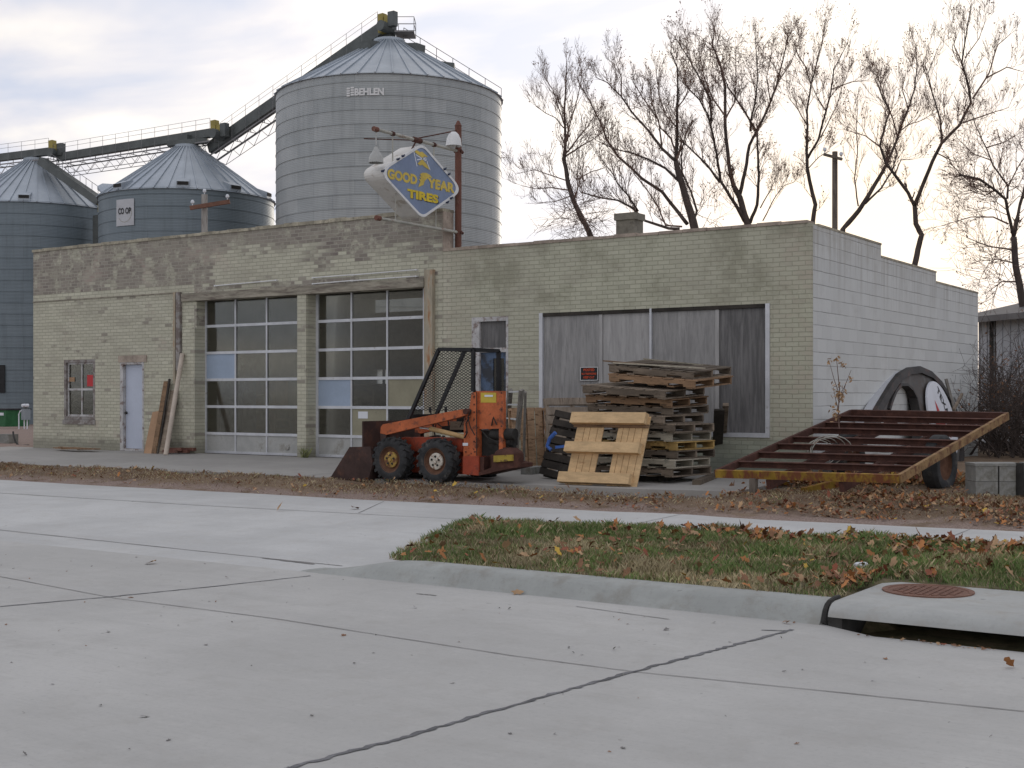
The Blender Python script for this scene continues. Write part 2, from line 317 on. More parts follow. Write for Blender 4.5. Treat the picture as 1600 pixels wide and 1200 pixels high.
M['ply2'] = pmat('dark_plywood', (.19, .184, .18), .18, 1.6, .9, c2=(.11, .107, .106), amt=.5, s2=3, stretch=(7, 7, .6), soft=.15)
M['ply3'] = pmat('pale_plywood', (.41, .40, .388), .14, 1.8, .9, c2=(.30, .293, .285), amt=.42, s2=3.5, stretch=(6, 6, .7), soft=.15)
M['wgrey'] = pmat('grey_wood', (.225, .18, .14), .35, 3, .9, c2=(.10, .078, .06), amt=.43, s2=6, stretch=(1, 4, 4), rnd=.35)
M['wbrown'] = pmat('brown_wood', (.28, .175, .105), .3, 3, .9, c2=(.12, .08, .05), amt=.42, s2=6, stretch=(1, 4, 4), rnd=.3)
M['wdark'] = pmat('dark_wood', (.06, .052, .045), .4, 3, .9, rnd=.3)
M['wpale'] = pmat('pale_grey_wood', (.38, .345, .28), .25, 3, .9, c2=(.20, .19, .16), amt=.4, s2=6, stretch=(1, 4, 4), rnd=.2)
M['wyel'] = pmat('ochre_wood', (.42, .28, .10), .3, 3, .9, c2=(.2, .12, .05), amt=.42, s2=5)
M['wnew'] = pmat('fresh_pine', (.66, .46, .25), .18, 3, .75, c2=(.40, .24, .12), amt=.33, s2=4, stretch=(1.5, 5, 5))
M['wyb'] = pmat('tan_brown_wood', (.60, .40, .25), .3, 3, .9, c2=(.20, .125, .075), amt=.42, s2=6, stretch=(1, 4, 4))
M['polep'] = pmat('pale_pole', (.56, .48, .40), .15, 4, .85)
M['wyb2'] = pmat('light_grey_brown_wood', (.40, .33, .26), .3, 3, .9, c2=(.22, .17, .13), amt=.42, s2=6, stretch=(1, 4, 4))
M['wnew2'] = pmat('fresh_pine_end', (.52, .42, .33), .2, 10, .85)
M['tan'] = pmat('tan_board', (.40, .25, .15), .15, 3, .85)
M['ladder'] = pmat('ladder_wood', (.30, .28, .25), .3, 4, .9, c2=(.15, .14, .12), amt=.42, s2=8, stretch=(4, 4, 1))
M['rung'] = pmat('ladder_rung', (.55, .56, .56), .15, 4, .6)
M['rust'] = pmat('rust', (.11, .05, .037), .35, 4, .9, c2=(.075, .035, .027), amt=.5, s2=7)
M['rustpole'] = pmat('rusty_pole', (.165, .075, .055), .3, 4, .85, c2=(.34, .25, .20), amt=.35, s2=5, stretch=(1, 1, .5))
M['rusty_yel'] = pmat('yellow_rust', (.32, .20, .03), .3, 3, .85, c2=(.17, .06, .03), amt=.50, s2=3.5, stretch=(2, 2, 1))
M['rust_tan'] = pmat('tan_rust_rail', (.30, .19, .09), .3, 5, .9, c2=(.14, .065, .035), amt=.46, s2=7)
M['orange'] = pmat('orange_paint', (.50, .135, .05), .25, 3, .65, c2=(.17, .06, .035), amt=.41, s2=7, soft=.06)
M['redor'] = pmat('red_orange_paint', (.36, .065, .03), .25, 3, .6, c2=(.15, .045, .03), amt=.42, s2=5)
M['bucket'] = pmat('bucket_steel', (.07, .042, .036), .3, 3, .7, .2, c2=(.11, .055, .04), amt=.4)
M['rubber'] = pmat('tyre_rubber', (.045, .046, .047), .4, 6, .85, c2=(.13, .12, .105), amt=.36, s2=5)
M['rimr'] = pmat('rusty_rim', (.15, .075, .045), .3, 8, .85)
M['hubw'] = pmat('white_hub', (.62, .58, .50), .2, 12, .6, c2=(.22, .10, .05), amt=.42, s2=16)
M['huby'] = pmat('yellow_hub', (.45, .30, .08), .25, 12, .7, c2=(.16, .07, .04), amt=.48, s2=14)
M['black'] = pmat('black_steel', (.022, .022, .023), .3, 5, .5)
M['dark'] = pmat('dark_grime_and_shade', (.035, .033, .03), .4, 5, .8)  # grimy dark parts; also the painted shade in drain throat and vent mouths
M['yelp'] = pmat('yellow_sticker', (.56, .42, .06), .1, 6, .6)
M['yelband'] = pmat('yellow_band', (.42, .31, .05), .2, 6, .6, c2=(.12, .07, .03), amt=.4, s2=14)
M['cyl'] = pmat('hydraulic_cylinder', (.50, .33, .15), .25, 6, .6)
M['chrome'] = pmat('chrome_rod', (.6, .6, .6), .05, 6, .25, .9)
M['white'] = pmat('white_paint', (.72, .72, .71), .08, 4, .6, c2=(.45, .42, .38), amt=.32, s2=7)
M['signside'] = pmat('sign_side', (.66, .64, .60), .1, 3, .7, c2=(.38, .33, .27), amt=.38, s2=4)
M['signblue'] = pmat('sign_blue', (.19, .245, .355), .15, 2, .45, c2=(.19, .24, .38), amt=.42, s2=3, soft=.2)
M['signyel'] = pmat('sign_yellow', (.62, .46, .08), .15, 4, .5)
M['signyel2'] = pmat('sign_bright_yellow', (.68, .50, .02), .15, 4, .5)
M['navy'] = pmat('sign_navy', (.03, .04, .08), .1, 4, .5)
M['red'] = pmat('red_enamel', (.50, .035, .04), .12, 4, .5)
M['orangeink'] = pmat('orange_ink', (.75, .10, .03), .05, 4, .6)
M['enamel'] = pmat('white_enamel', (.70, .72, .76), .05, 3, .4)
M['galvl'] = pmat('lamp_metal', (.42, .42, .40), .15, 4, .6)
M['pipe'] = pmat('grey_pipe', (.40, .39, .34), .2, 4, .7, c2=(.22, .09, .05), amt=.35, s2=5)
M['bin_a'] = galv_mat('galvanised_big', (.315, .335, .335), (.38, .395, .39))
M['bin_b'] = galv_mat('galvanised_blue', (.165, .20, .22), (.185, .22, .24))
M['binroof'] = pmat('galvanised_roof', (.42, .46, .50), .12, .5, .45, .4, c2=(.33, .37, .41), amt=.45, s2=.6, soft=.2)
M['conv'] = pmat('conveyor_steel', (.13, .14, .135), .2, 1, .6, .3)
M['convl'] = pmat('catwalk_steel', (.27, .26, .26), .2, 1, .6, .3)
M['motor'] = pmat('yellow_motor', (.36, .29, .08), .2, 2, .6)
M['bark'] = pmat('bark', (.10, .078, .068), .35, 2.5, .95, c2=(.06, .048, .042), amt=.45, s2=3, stretch=(1, 1, .3), bump=.4)
M['twig'] = pmat('twig', (.19, .125, .10), .3, 1, .95, bump=0)
M['leafbr'] = pmat('dead_leaf_brown', (.23, .12, .065), .35, 3, .85, bump=0)
M['leafor'] = pmat('dead_leaf_orange', (.42, .18, .065), .3, 3, .85, bump=0)
M['leaftan'] = pmat('dead_leaf_tan', (.42, .27, .15), .3, 3, .85, bump=0)
M['leafye'] = pmat('dead_leaf_yellow', (.55, .36, .07), .3, 3, .85, bump=0)
M['leafre'] = pmat('dead_leaf_rust', (.26, .09, .05), .3, 3, .85, bump=0)
M['grass1'] = pmat('grass_green', (.165, .25, .075), .35, 1.2, .8, bump=0)
M['grass2'] = pmat('grass_straw', (.52, .44, .27), .3, 1.2, .85, bump=0)
M['grass3'] = pmat('grass_olive', (.27, .29, .12), .35, 1.2, .8, bump=0)
M['grass4'] = pmat('grass_dry_brown', (.27, .19, .11), .3, 1.2, .85, bump=0)
M['soil'] = pmat('lawn_soil', (.13, .115, .06), .35, 6, .95, c2=(.19, .15, .09), amt=.45, s2=5)
M['polew'] = pmat('pole_wood', (.20, .17, .14), .25, 3, .95, c2=(.11, .09, .075), amt=.45, s2=5, stretch=(3, 3, .4))
M['poleg'] = pmat('grey_pole_wood', (.40, .38, .35), .2, 3, .95, c2=(.25, .23, .21), amt=.45, s2=5, stretch=(3, 3, .4))
M['cross'] = pmat('crossarm_wood', (.20, .105, .075), .3, 3, .95)
M['conc'] = pmat('concrete_block', (.27, .27, .25), .25, 4, .95, c2=(.17, .165, .14), amt=.42, s2=5)
M['green'] = pmat('dumpster_green', (.03, .13, .05), .2, 3, .6)
M['greybox'] = pmat('utility_grey', (.27, .30, .32), .1, 3, .6)
M['iron'] = pmat('cast_iron', (.20, .105, .075), .25, 10, .85)
M['stucco'] = pmat('shed_siding', (.50, .51, .53), .1, 1, .7)
M['shroof'] = pmat('shed_roof', (.17, .16, .155), .2, 1, .8)
M['tarp'] = pmat('blue_spray', (.06, .14, .42), .2, 4, .7)
M['inner'] = pmat('interior_wall', (.33, .32, .28), .25, 1.2, .9)
M['innerf'] = pmat('interior_floor', (.16, .15, .14), .25, 1.2, .8)
M['stubb'] = pmat('chimney_block', (.24, .22, .18), .2, 3, .95, c2=(.15, .135, .11), amt=.42, s2=5)
M['bluedoor'] = pmat('blue_door_paint', (.09, .13, .20), .25, 3, .8, c2=(.05, .055, .065), amt=.5, s2=4)
def glass(name, tint, k=.35, r=.08):
    t = NT(name); t.N.remove(t.b); tr = t.n('ShaderNodeBsdfTransparent', {0: tint}); gl_ = t.n('ShaderNodeBsdfGlossy', {0: (.8, .77, .70), 1: r})
    fr = t.n('ShaderNodeFresnel'); fr.inputs[0].default_value = 1.5
    df = t.n('ShaderNodeBsdfDiffuse', {0: (.14, .125, .105)}); nn = t.noise(t.pos(), 2.2, 4, .6)
    m0 = t.n('ShaderNodeMixShader', {0: t.m('MULTIPLY_ADD', nn, .30, -.03, clamp=True), 1: tr.outputs[0], 2: df.outputs[0]})
    m1 = t.n('ShaderNodeMixShader', {0: t.m('MULTIPLY', fr.outputs[0], .5), 1: m0.outputs[0], 2: gl_.outputs[0]})
    t.L.new(m1.outputs[0], t.N['Material Output'].inputs[0]); return t.mat
M['glass'] = glass('dusty_glass', (.75, .77, .76))
def dirt_mat():
    t = NT('dirt_ground'); p = t.pos(); sp = t.n('ShaderNodeSeparateXYZ', {0: p})
    a = t.noise(p, .8, 6, .65); b = t.noise(p, 7., 5, .7); c = t.noise(p, 40., 3, .7)
    col = t.mix(t.step(a, .38, .62), (.15, .105, .072), (.22, .16, .11)); col = t.mix(t.m('MULTIPLY', t.step(b, .45, .7), .5), col, (.11, .075, .05)); col = t.mix(t.m('MULTIPLY', t.step(c, .5, .7), .5), col, (.33, .27, .20))
    # pink quartzite gravel along the pavement and at the far left yard
    ed = t.m('ADD', t.m('SUBTRACT', t.m('SUBTRACT', sp.outputs[1], 15.1), t.m('MULTIPLY', sp.outputs[0], .052)), t.m('MULTIPLY', t.m('SUBTRACT', a, .5), 1.4))
    g = t.m('MULTIPLY', t.m('SUBTRACT', 1., t.step(ed, -.30, .15)), t.step(t.noise(p, 2.2, 4, .6), .34, .52)); g = t.m('MAXIMUM', g, t.step(t.m('MULTIPLY', sp.outputs[0], -1.), 26.6, 27.2))
    pk = t.mix(t.step(c, .35, .65), (.215, .16, .135), (.35, .275, .24)); col = t.mix(t.m('MULTIPLY', g, .85), col, pk)
    t.bump(t.m('ADD', b, c), .6, .02); return t.out(col, .95, 0, .1)
M['dirt'] = dirt_mat()

# ================================================================= SETTING: ground, street, kerb
def gz(x, y):       # height of the open ground
    if y < 13.0: z = -.62
    else:
        y0 = 14.05 + .06 * (x + 8)
        y0 = min(max(y0, 13.5), 14.8)
        u = min(max((y - y0) / 1.4, 0), 1); z = -.262 + .175 * u
        if y > 15.4: z = -.087 + .05 * min((y - 15.4) / 3.6, 1)
    d = -sn * x + cs * y
    if d > 45: z -= .8 * min((d - 45) / 45, 1)
    return z
def grid(b, xs, ys, zf, mi=0):
    n = len(xs); vs = [(x, y, zf(x, y)) for y in ys for x in xs]
    fs = [(j * n + i, j * n + i + 1, (j + 1) * n + i + 1, (j + 1) * n + i) for j in range(len(ys) - 1) for i in range(n - 1)]
    b.add(vs, fs, mi)
hn = lambda x, y: .012 * (math.sin(x * 3.1 + math.sin(y * 2.3) * 2) + math.sin(y * 4.7 + x * 1.7)) + .008 * math.sin(x * 11 + y * 7)
b = MB(); xs = [-900, -300, -150, -90, -60, -45] + list(np.arange(-36, 10.1, .5)) + [14, 20, 40, 90, 300, 900]
ys = [13.0] + list(np.arange(13.1, 17, .25)) + list(np.arange(17, 30, 1)) + [32, 36, 42, 50, 60, 70, 80, 95, 120, 200, 400, 1200]
def gzz(x, y):
    z = gz(x, y)
    if y <= 13.0: return z
    if 14 < y < 30 and not (-26.6 < x < -7 and y > 15.2): z += hn(x, y) * (1 if y > 14.6 else .4)
    if -27 < x < -7.1 and 15.3 < y < 29.2: z -= .12
    return z
grid(b, xs, ys, gzz); struct(b.build('ground', M['dirt'], smooth='all'))
b = MB()
XE = -3.22
def stz(x, y):
    if y > 8.6 and x > XE + .05: return -.445
    return -.4
grid(b, [-900, -60, -30, -15, -8.2, -5, XE, XE + .35, -.6, 0, 20, 900], [-900, -30, -5, 4, 7.2, 8.1, 8.72], stz)
struct(b.build('street', M['street']))
# rolled kerb, its end tapering down to the driveway
kp = [(8.70, -.4), (8.725, -.375), (8.77, -.30), (8.81, -.266), (8.86, -.252), (9.02, -.248), (9.02, -.6)]
def kerb(b, x0, x1, taper=None):
    stp = np.linspace(x0, x1, 10); vs = []
    for x in stp:
        k = 1.
        if taper: k = min(max((x - taper[0]) / (taper[1] - taper[0]), 0), 1); k = k * k * (3 - 2 * k)
        for y, z in kp: vs.append((x, y, -.401 + (z + .401) * k if z > -.5 else z))
    n = len(kp); fs = [(i * n + j, (i + 1) * n + j, (i + 1) * n + j + 1, i * n + j + 1) for i in range(9) for j in range(n - 1)] + [tuple(range(n)), tuple(9 * n + j for j in range(n))[::-1]]
    b.add(vs, fs)
b = MB(); kerb(b, -8.25, -5.9, (-8.2, -7.0)); kerb(b, -5.9, XE - .03); kerb(b, -.62, 60)
struct(b.build('kerb', M['kerb'], smooth=True))
# gutter pan flush with the driveway
SW_N = [(-60, 11.3), (-26, 11.55)] + [tuple(G(px, py, -.25).xy) for px, py in ((319, 790), (740, 812.5), (1200, 832), (1600, 851))] + [(20, 13.9), (60, 14.5)]
SW_F = [(-60, 13.3), (-24, 13.55)] + [tuple(G(px, py, -.25).xy) for px, py in ((300, 766), (600, 783.5), (1200, 809), (1600, 830))] + [(20, 15.2), (60, 15.8)]
def lerp(tab, x):
    return float(np.interp(x, [p[0] for p in tab], [p[1] for p in tab]))
b = MB(); grid_x = [-60, -40, -26, -20, -17, -14, -12, -10, -8.5, -7, -5.5, -4, -2, 0, 5, 20, 60]
vs = []; 
for x in grid_x: vs += [(x, lerp(SW_N, x), -.25), (x, lerp(SW_F, x), -.245), (x, lerp(SW_F, x), -.40), (x, lerp(SW_N, x), -.40)]
fs = []
for i in range(len(grid_x) - 1):
    for a in range(4): fs.append((i * 4 + a, i * 4 + (a + 1) % 4, (i + 1) * 4 + (a + 1) % 4, (i + 1) * 4 + a))
b.add(vs, fs); struct(b.build('sidewalk', M['walk']))
FL0, FL1 = Vector((-7.36, 9.03)), Vector((G(738, 812.5, -.25).x, 0)); FL1.y = lerp(SW_N, FL1.x)
b = MB(); vs = []; fs = []; xa = [-60, -30, -20, -15, -12, -10, -9.2, -8.6]
rows = 6
cols = []
for x in xa: cols.append([(x, 8.72 + (lerp(SW_N, x) - 8.72) * r / rows) for r in range(rows + 1)])
# last column follows the flare
last = [(-8.05, 8.72)] + [(FL0.x + (FL1.x - FL0.x) * r / (rows - 1), FL0.y + (FL1.y - FL0.y) * r / (rows - 1)) for r in range(rows)]
cols = [c for c in cols if c[0][0] < -9.0] + [last]
for c in cols:
    for (x, y) in c: 
        u = (y - 8.72) / 3.2; vs.append((x, y, -.4 + .148 * min(max((u - .12) / .88, 0), 1)))
n = rows + 1
for i in range(len(cols) - 1):
    for j in range(rows): fs.append((i * n + j, (i + 1) * n + j, (i + 1) * n + j + 1, i * n + j + 1))
b.add(vs, fs); struct(b.build('driveway', M['walk']))
def dz(x, y):
    if y < 8.72: return -.4
    return -.4 + .148 * min(max(((y - 8.72) / 3.2 - .12) / .88, 0), 1)
# forecourt slab in front of the building
b = MB()
def az(y): return -.002 - .072 * (19 - y) / 3.6
ax = list(np.arange(-27.5, -6.6, .6)); vs = []
for i, x in enumerate(ax):
    y0 = 15.15 + .03 * (x + 20) + .05 * math.sin(x * 2.3) + .03 * math.sin(x * 7); y0 += .3 * max(0, x + 12) / 5
    vs += [(x, y0, az(y0) - .12), (x, y0, az(y0)), (x, YF + .1, az(YF))]
fs = []
for i in range(len(ax) - 1):
    for j in range(2): fs.append((i * 3 + j, (i + 1) * 3 + j, (i + 1) * 3 + j + 1, i * 3 + j + 1))
fs.append((0, 1, 2)); k = 3 * (len(ax) - 1); fs.append((k + 2, k + 1, k))
b.add(vs, fs); struct(b.build('forecourt', M['apron']))
# joints and tar seams, thin strips lying on the concrete
def strip(b, pts, w, zf, lift=.004, jit=.25, sub=12):
    P2 = []
    for (x0, y0), (x1, y1) in zip(pts[:-1], pts[1:]):
        for i in range(sub): P2.append((x0 + (x1 - x0) * i / sub, y0 + (y1 - y0) * i / sub))
    P2.append(pts[-1]); vs = []
    for i, (x, y) in enumerate(P2):
        a = P2[max(i - 1, 0)]; c = P2[min(i + 1, len(P2) - 1)]; tx, ty = c[0] - a[0], c[1] - a[1]; l = math.hypot(tx, ty); nx, ny = -ty / l, tx / l
        o = random.uniform(-1, 1) * w * jit; ww = w * (.5 + random.uniform(-.5, .5) * jit)
        for s_ in (-1, 1): X, Y = x + nx * (o + s_ * ww), y + ny * (o + s_ * ww); vs.append((X, Y, zf(X, Y) + lift))
    b.add(vs, [(2 * i, 2 * i + 2, 2 * i + 3, 2 * i + 1) for i in range(len(P2) - 1)])
g2 = lambda px, py, z=-.4: tuple(G(px, py, z).xy)
flat = lambda x, y: -.4
b = MB()
strip(b, [g2(430, 1207), g2(455, 1200), g2(640, 1150), g2(820, 1097), g2(990, 1050), g2(1130, 1013), g2(1238, 984)], .030, flat, sub=22, jit=.38)
strip(b, [g2(-60, 953), g2(0, 948), g2(160, 934), g2(330, 917), g2(485, 900)], .022, flat, sub=14)
strip(b, [g2(1190, 985), g2(1226, 986)], .02, flat)
struct(b.build('tar_seam', M['joint']))
b = MB()
strip(b, [g2(-60, 890), g2(180, 935), g2(430, 967), g2(800, 1025), g2(990, 1050), g2(1600, 1112), g2(1800, 1133)], .010, flat)
strip(b, [g2(900, 948), g2(1045, 968)], .012, flat); strip(b, [g2(650, 928), g2(682, 931)], .02, flat)
strip(b, [(-60, 9.22), g2(0, 830), g2(300, 861.5), g2(490, 881), g2(535, 885.5)], .016, lambda x, y: dz(x, y), .006)
strip(b, [g2(410, 872, -.39), g2(492, 881, -.39)], .04, lambda x, y: dz(x, y), .009)
strip(b, [(-40, lerp(SW_N, -40)), (-20, lerp(SW_N, -20)), (-13, lerp(SW_N, -13)), (FL1.x, FL1.y)], .012, lambda x, y: -.25, .005)
for a, c in (((986, 820.5), (1065, 804)), ((1473, 845), (1518, 826.5)), ((560, 802), (600, 784))):
    strip(b, [g2(*a, -.25), g2(*c, -.25)], .012, lambda x, y: -.25, .006, sub=4)
strip(b, [g2(440, 745, -.06), g2(555, 737, -.06)], .02, lambda x, y: az(y), .005)
struct(b.build('pavement_joint', M['crack']))
# storm drain inlet: slab, throat, cast cover
t = thing('storm_drain', 'concrete storm drain inlet with round rusty iron cover and dark slot at the kerb', 'storm drain', (-1.95, 9.4, -.45))
b = MB(); pr = [(8.735, -.345), (8.745, -.315), (8.775, -.28), (8.82, -.258), (8.88, -.25), (10.08, -.25), (10.08, -.345)]
x0, x1 = XE + .02, -.64; n = len(pr)
cham = 0.0
b.add([(x0 + cham, y, z) for y, z in pr] + [(x1, y, z) for y, z in pr], [tuple(range(n)), tuple(range(2 * n - 1, n - 1, -1))] + [(i, (i + 1) % n, (i + 1) % n + n, i + n) for i in range(n)])
b.build('slab', M['slabc'], t, smooth=True)
b = MB(); b.box(x0, x0 + .1, 8.74, 10.0, -1.2, -.348); b.box(x1 - .1, x1, 8.74, 10., -1.2, -.348); b.box(x0 + .1, x1 - .1, 9.9, 10, -1.2, -.348); b.box(x0 + .1, x1 - .1, 8.74, 9.9, -1.3, -1.2)
b.build('throat', M['dark'], t)  # near-black walls: the shade inside the slot is put into the colour
mc = G(1450, 924, -.25); b = MB(); R_ = .33
b.lathe([(0, .0), (R_ - .045, .0), (R_ - .04, .006), (R_, .006), (R_, -.02)], (mc.x, mc.y, -.246), 40)
for i in range(-5, 6):
    for j in range(-5, 6):
        if math.hypot(i, j) * .052 < R_ - .07: b.box(mc.x + i * .052 - .019, mc.x + i * .052 + .019, mc.y + j * .052 - .019, mc.y + j * .052 + .019, -.2455, -.2395)
b.build('cover', M['iron'], t)
b = MB(); b.tube([(XE - .005, 8.71, -.39), (XE - .005, 8.76, -.30), (XE - .005, 8.83, -.25), (XE - .005, 8.92, -.24), (XE - .005, 9.03, -.242)], .016, 6); b.build('joint_filler', M['dark'], t)

# ================================================================= BUILDING
XL, XM, XR = FX(52), FX(692), P(1267, 600, YF).x
ZL, ZR = 4.62, 3.88
B = thing('brick_garage', 'long low pale green painted brick garage with two glazed overhead doors and boarded window', 'building', ((XL + XR) / 2, YF + 5, 0))
def wall(b, x0, x1, z0, z1, holes, y0, y1, mp=lambda a, y, z: (a, y, z)):
    X = sorted({x0, x1} | {h[i] for h in holes for i in (0, 1)}); Z = sorted({z0, z1} | {h[i] for h in holes for i in (2, 3)})
    X = [v for v in X if x0 <= v <= x1]; Z = [v for v in Z if z0 <= v <= z1]
    fill = lambda i, j: 0 <= i < len(X) - 1 and 0 <= j < len(Z) - 1 and not any(h[0] - 1e-6 <= X[i] and X[i + 1] <= h[1] + 1e-6 and h[2] - 1e-6 <= Z[j] and Z[j + 1] <= h[3] + 1e-6 for h in holes)
    for i in range(len(X) - 1):
        for j in range(len(Z) - 1):
            if not fill(i, j): continue
            a, c, d, e = X[i], X[i + 1], Z[j], Z[j + 1]
            b.add([mp(a, y0, d), mp(c, y0, d), mp(c, y0, e), mp(a, y0, e)], [(0, 1, 2, 3)]); b.add([mp(a, y1, d), mp(c, y1, d), mp(c, y1, e), mp(a, y1, e)], [(3, 2, 1, 0)])
            for ok, p in ((fill(i - 1, j), [(a, y0, d), (a, y0, e), (a, y1, e), (a, y1, d)]), (fill(i + 1, j), [(c, y0, e), (c, y0, d), (c, y1, d), (c, y1, e)]),
                          (fill(i, j - 1), [(a, y0, d), (a, y1, d), (c, y1, d), (c, y0, d)]), (fill(i, j + 1), [(a, y0, e), (c, y0, e), (c, y1, e), (a, y1, e)])):
                if not ok: b.add([mp(*q) for q in p], [(0, 1, 2, 3)])
ZH = FZ(285, 471)        # underside of the header
win = (FX(100), FX(148.5), FZ(124, 663), FZ(124, 562))
door = (FX(188), FX(225), .0, FZ(206, 566))
o1 = (FX(307), FX(465.5), -.1, ZH); o2 = (FX(480.5), FX(664), -.1, ZH)
door = (door[0], door[1], -.1, door[3])
b = MB(); wall(b, XL, XM, -.1, ZL, [win, door, o1, o2], YF, YF + .3); b.build('front_wall', M['brick'], B, recalc=False)
sw = (FX(737), FX(794), -.1, FZ(765, 495)); bw = (FX(843), FX(1203), FZ(1202, 684), FZ(1202, 474))
b = MB(); wall(b, XM + .003, XR, -.1, ZR, [sw, bw], YF + .004, YF + .3); b.build('front_wall', M['brick'], B, recalc=False)
# side wall of blocks, stepped down
YS = [YF + .3]
b = MB(); xa, xb = XR - .25, XR + .002
y1, y2, y3 = Q(1376.5, 500, XR).y, Q(1462.5, 500, XR).y, Q(1528, 500, XR).y
zt = [ZR - .02, ZR - .235, ZR - .43]
for (ya, yb), z in zip(((YF + .09, y1), (y1, y2), (y2, y3)), zt):
    b.box(xa, xb, ya, yb, -.15, z)
b.build('side_wall', M['block'], B)
b = MB(); b.box(XL, XL + .25, YF + .3, y3, -.1, 4.3); b.build('side_wall', M['brick'], B)
# back wall with one window, partition, roof, floor (seen through the glass)
wb = P(603, 640, 26.0); wt = P(588, 577, 26.0)
b = MB(); wall(b, XL + .25, XR - .25, -.1, 3.4, [(wt.x - .05, wb.x + .12, wb.z + .1, wt.z)], 26.0, 26.2); b.build('back_wall', M['inner'], B, recalc=False)
b = MB(); b.box(XL + .25, XM, YF + .3, 26.2, 3.75, 3.9); b.box(XM, XR - .25, YF + .3, 26.2, 3.3, 3.42); b.build('roof', M['stubb'], B)
b = MB(); b.box(XL + .25, XR - .25, YF + .31, 26, -.06, .0); b.build('floor', M['innerf'], B)
for q_ in ((FX(255), FX(255) + .12, 3.75), (XM - .3, XM - .18, 3.3)):
    b = MB(); b.box(q_[0], q_[1], YF + .3, 26, 0, q_[2]); b.build('partition_wall', M['inner'], B)
# copings
b = MB(); xx = XL - .02
while xx < XM - .1:
    w = random.uniform(.38, .44); x2 = min(xx + w, XM + .02); dzv = random.uniform(-.012, .012)
    b.box(xx, x2 - .006, YF - .025, YF + .32, ZL, ZL + .065 + dzv); xx = x2
b.build('coping', M['coping'], B)
b = MB(); xx = XM + .025
while xx < XR - .1:
    w = random.uniform(.38, .44); x2 = min(xx + w, XR + .02); b.box(xx, x2 - .006, YF - .018, YF + .3, ZR, ZR + .05 + random.uniform(-.008, .008)); xx = x2
b.box(XM + .003, XM + .02, YF - .01, YF + .3, ZR, ZL)
b.build('coping', M['pinkb'], B)
b = MB()
for (ya, yb), z in zip(((YF + .31, y1), (y1, y2), (y2, y3)), zt):
    b.box(xa - .01, xb + .008, ya, yb + .01, z, z + .035)
b.build('coping', M['coping'], B)
# header beam over the doors, fallen-brick ledges, pilaster faces
b = MB(); b.box(FX(286), FX(665), YF - .06, YF + .1, ZH - .005, ZH + .16); b.build('header_beam', M['header'], B)
for q_ in ((FX(288), FX(307) - .002, YF - .05, YF - .002, -.05, FZ(297, 512)), (FX(466), FX(480), YF - .03, YF - .002, -.05, ZH - .008)):
    b = MB(); b.box(*q_); b.build('pilaster', M['brick'], B)
b = MB(); b.box(XL, FX(272), YF - .02, YF - .002, FZ(52, 473), FZ(52, 473) + .022); b.build('string_course', M['header'], B)
# timber boards fixed beside the doors
b = MB(); b.box(FX(273), FX(276), YF - .05, YF - .003, FZ(274, 600), FZ(274, 457)); b.build('trim_board', M['board'], B)
b = MB(); b.box(FX(278.5), FX(284.5), YF - .07, YF - .003, FZ(281, 580), FZ(281, 457)); b.build('trim_board', M['trimp'], B)
b = MB(); b.box(FX(668), FX(680), YF - .09, YF - .003, .1, FZ(672, 422)); b.build('trim_board', M['board'], B)
b = MB(); b.box(FX(664.5), FX(667), YF - .04, YF - .003, .1, FZ(666, 422)); b.build('trim_board', M['board'], B)
# tube lamps above the doors
for (a, c) in (((336, 446.5), (431, 438)), ((489, 434), (549, 429.5)), ((489, 443.5), (549, 438.5)), ((552, 429.5), (650, 421.5)), ((552, 438.5), (650, 431.5))):
    b = MB(); p, q = P(*a, YF - .05), P(*c, YF - .05); b.tube([p, q], .012, 8); b.box(p.x - .02, p.x + .01, YF - .065, YF, p.z - .015, p.z + .015); b.box(q.x - .01, q.x + .02, YF - .065, YF, q.z - .015, q.z + .015); b.build('tube_lamp', M['white'], B)
# overhead doors
YD = YF + .26
def overhead(pxl, pxr, fills, label):
    x0, x1 = P(pxl, 600, YD).x, P(pxr, 600, YD).x; z0, z1 = .0, ZH + .1
    rows = [.0, .42] ; r = 5; hgt = (ZH - .42 + .03) / 5
    zs = [.42 + hgt * i for i in range(6)]; xs_ = [x0 + (x1 - x0) * i / 3 for i in range(4)]
    b = MB()
    for i, x in enumerate(xs_): 
        w = .035 if i in (0, 3) else .018
        b.box(x - w, x + w, YD - .02, YD + .03, z0, zs[-1])
    for i, z in enumerate(zs):
        b.box(x0, x1, YD - .026, YD + .034, z - .028, z + .028)
    b.box(x0, x1, YD - .026, YD + .034, z0, z0 + .05)
    b.box(x0 - .045, x0 - .036, YD - .04, YD + .05, z0, zs[-1]); b.box(x1 + .036, x1 + .045, YD - .04, YD + .05, z0, zs[-1])
    dr = b.build('garage_door', M['alu'], B); dr['label'] = label
    g = MB()
    for i in range(3):
        for j in range(5):
            f = fills.get((i, j))
            xa_, xb_, za, zb = xs_[i] + .012, xs_[i + 1] - .012, zs[j] + .02, zs[j + 1] - .02
            if f is None: g.box(xa_, xb_, YD, YD + .006, za, zb)
            else:
                q = MB(); q.box(xa_, xb_, YD - .004, YD + .012, za, zb); q.build('infill_panel', M[f], dr)
    g.build('glass', M['glass'], dr)
    q = MB()
    for i in range(3):
        q.box(xs_[i] + .012, xs_[i + 1] - .012, YD, YD + .02, .05, .40)
    q.build('bottom_panel', M['doorpan'], dr)
    return dr, xs_, zs
d1, xs1, zs1 = overhead(321.5, 468, {(0, 2): 'bluepan'}, 'left overhead door with one blue panel')
d2, xs2, zs2 = overhead(496, 664, {(0, 1): 'bluepan', (1, 0): 'tanpan', (2, 1): 'tanpan'}, 'right overhead door with tan and blue panels')
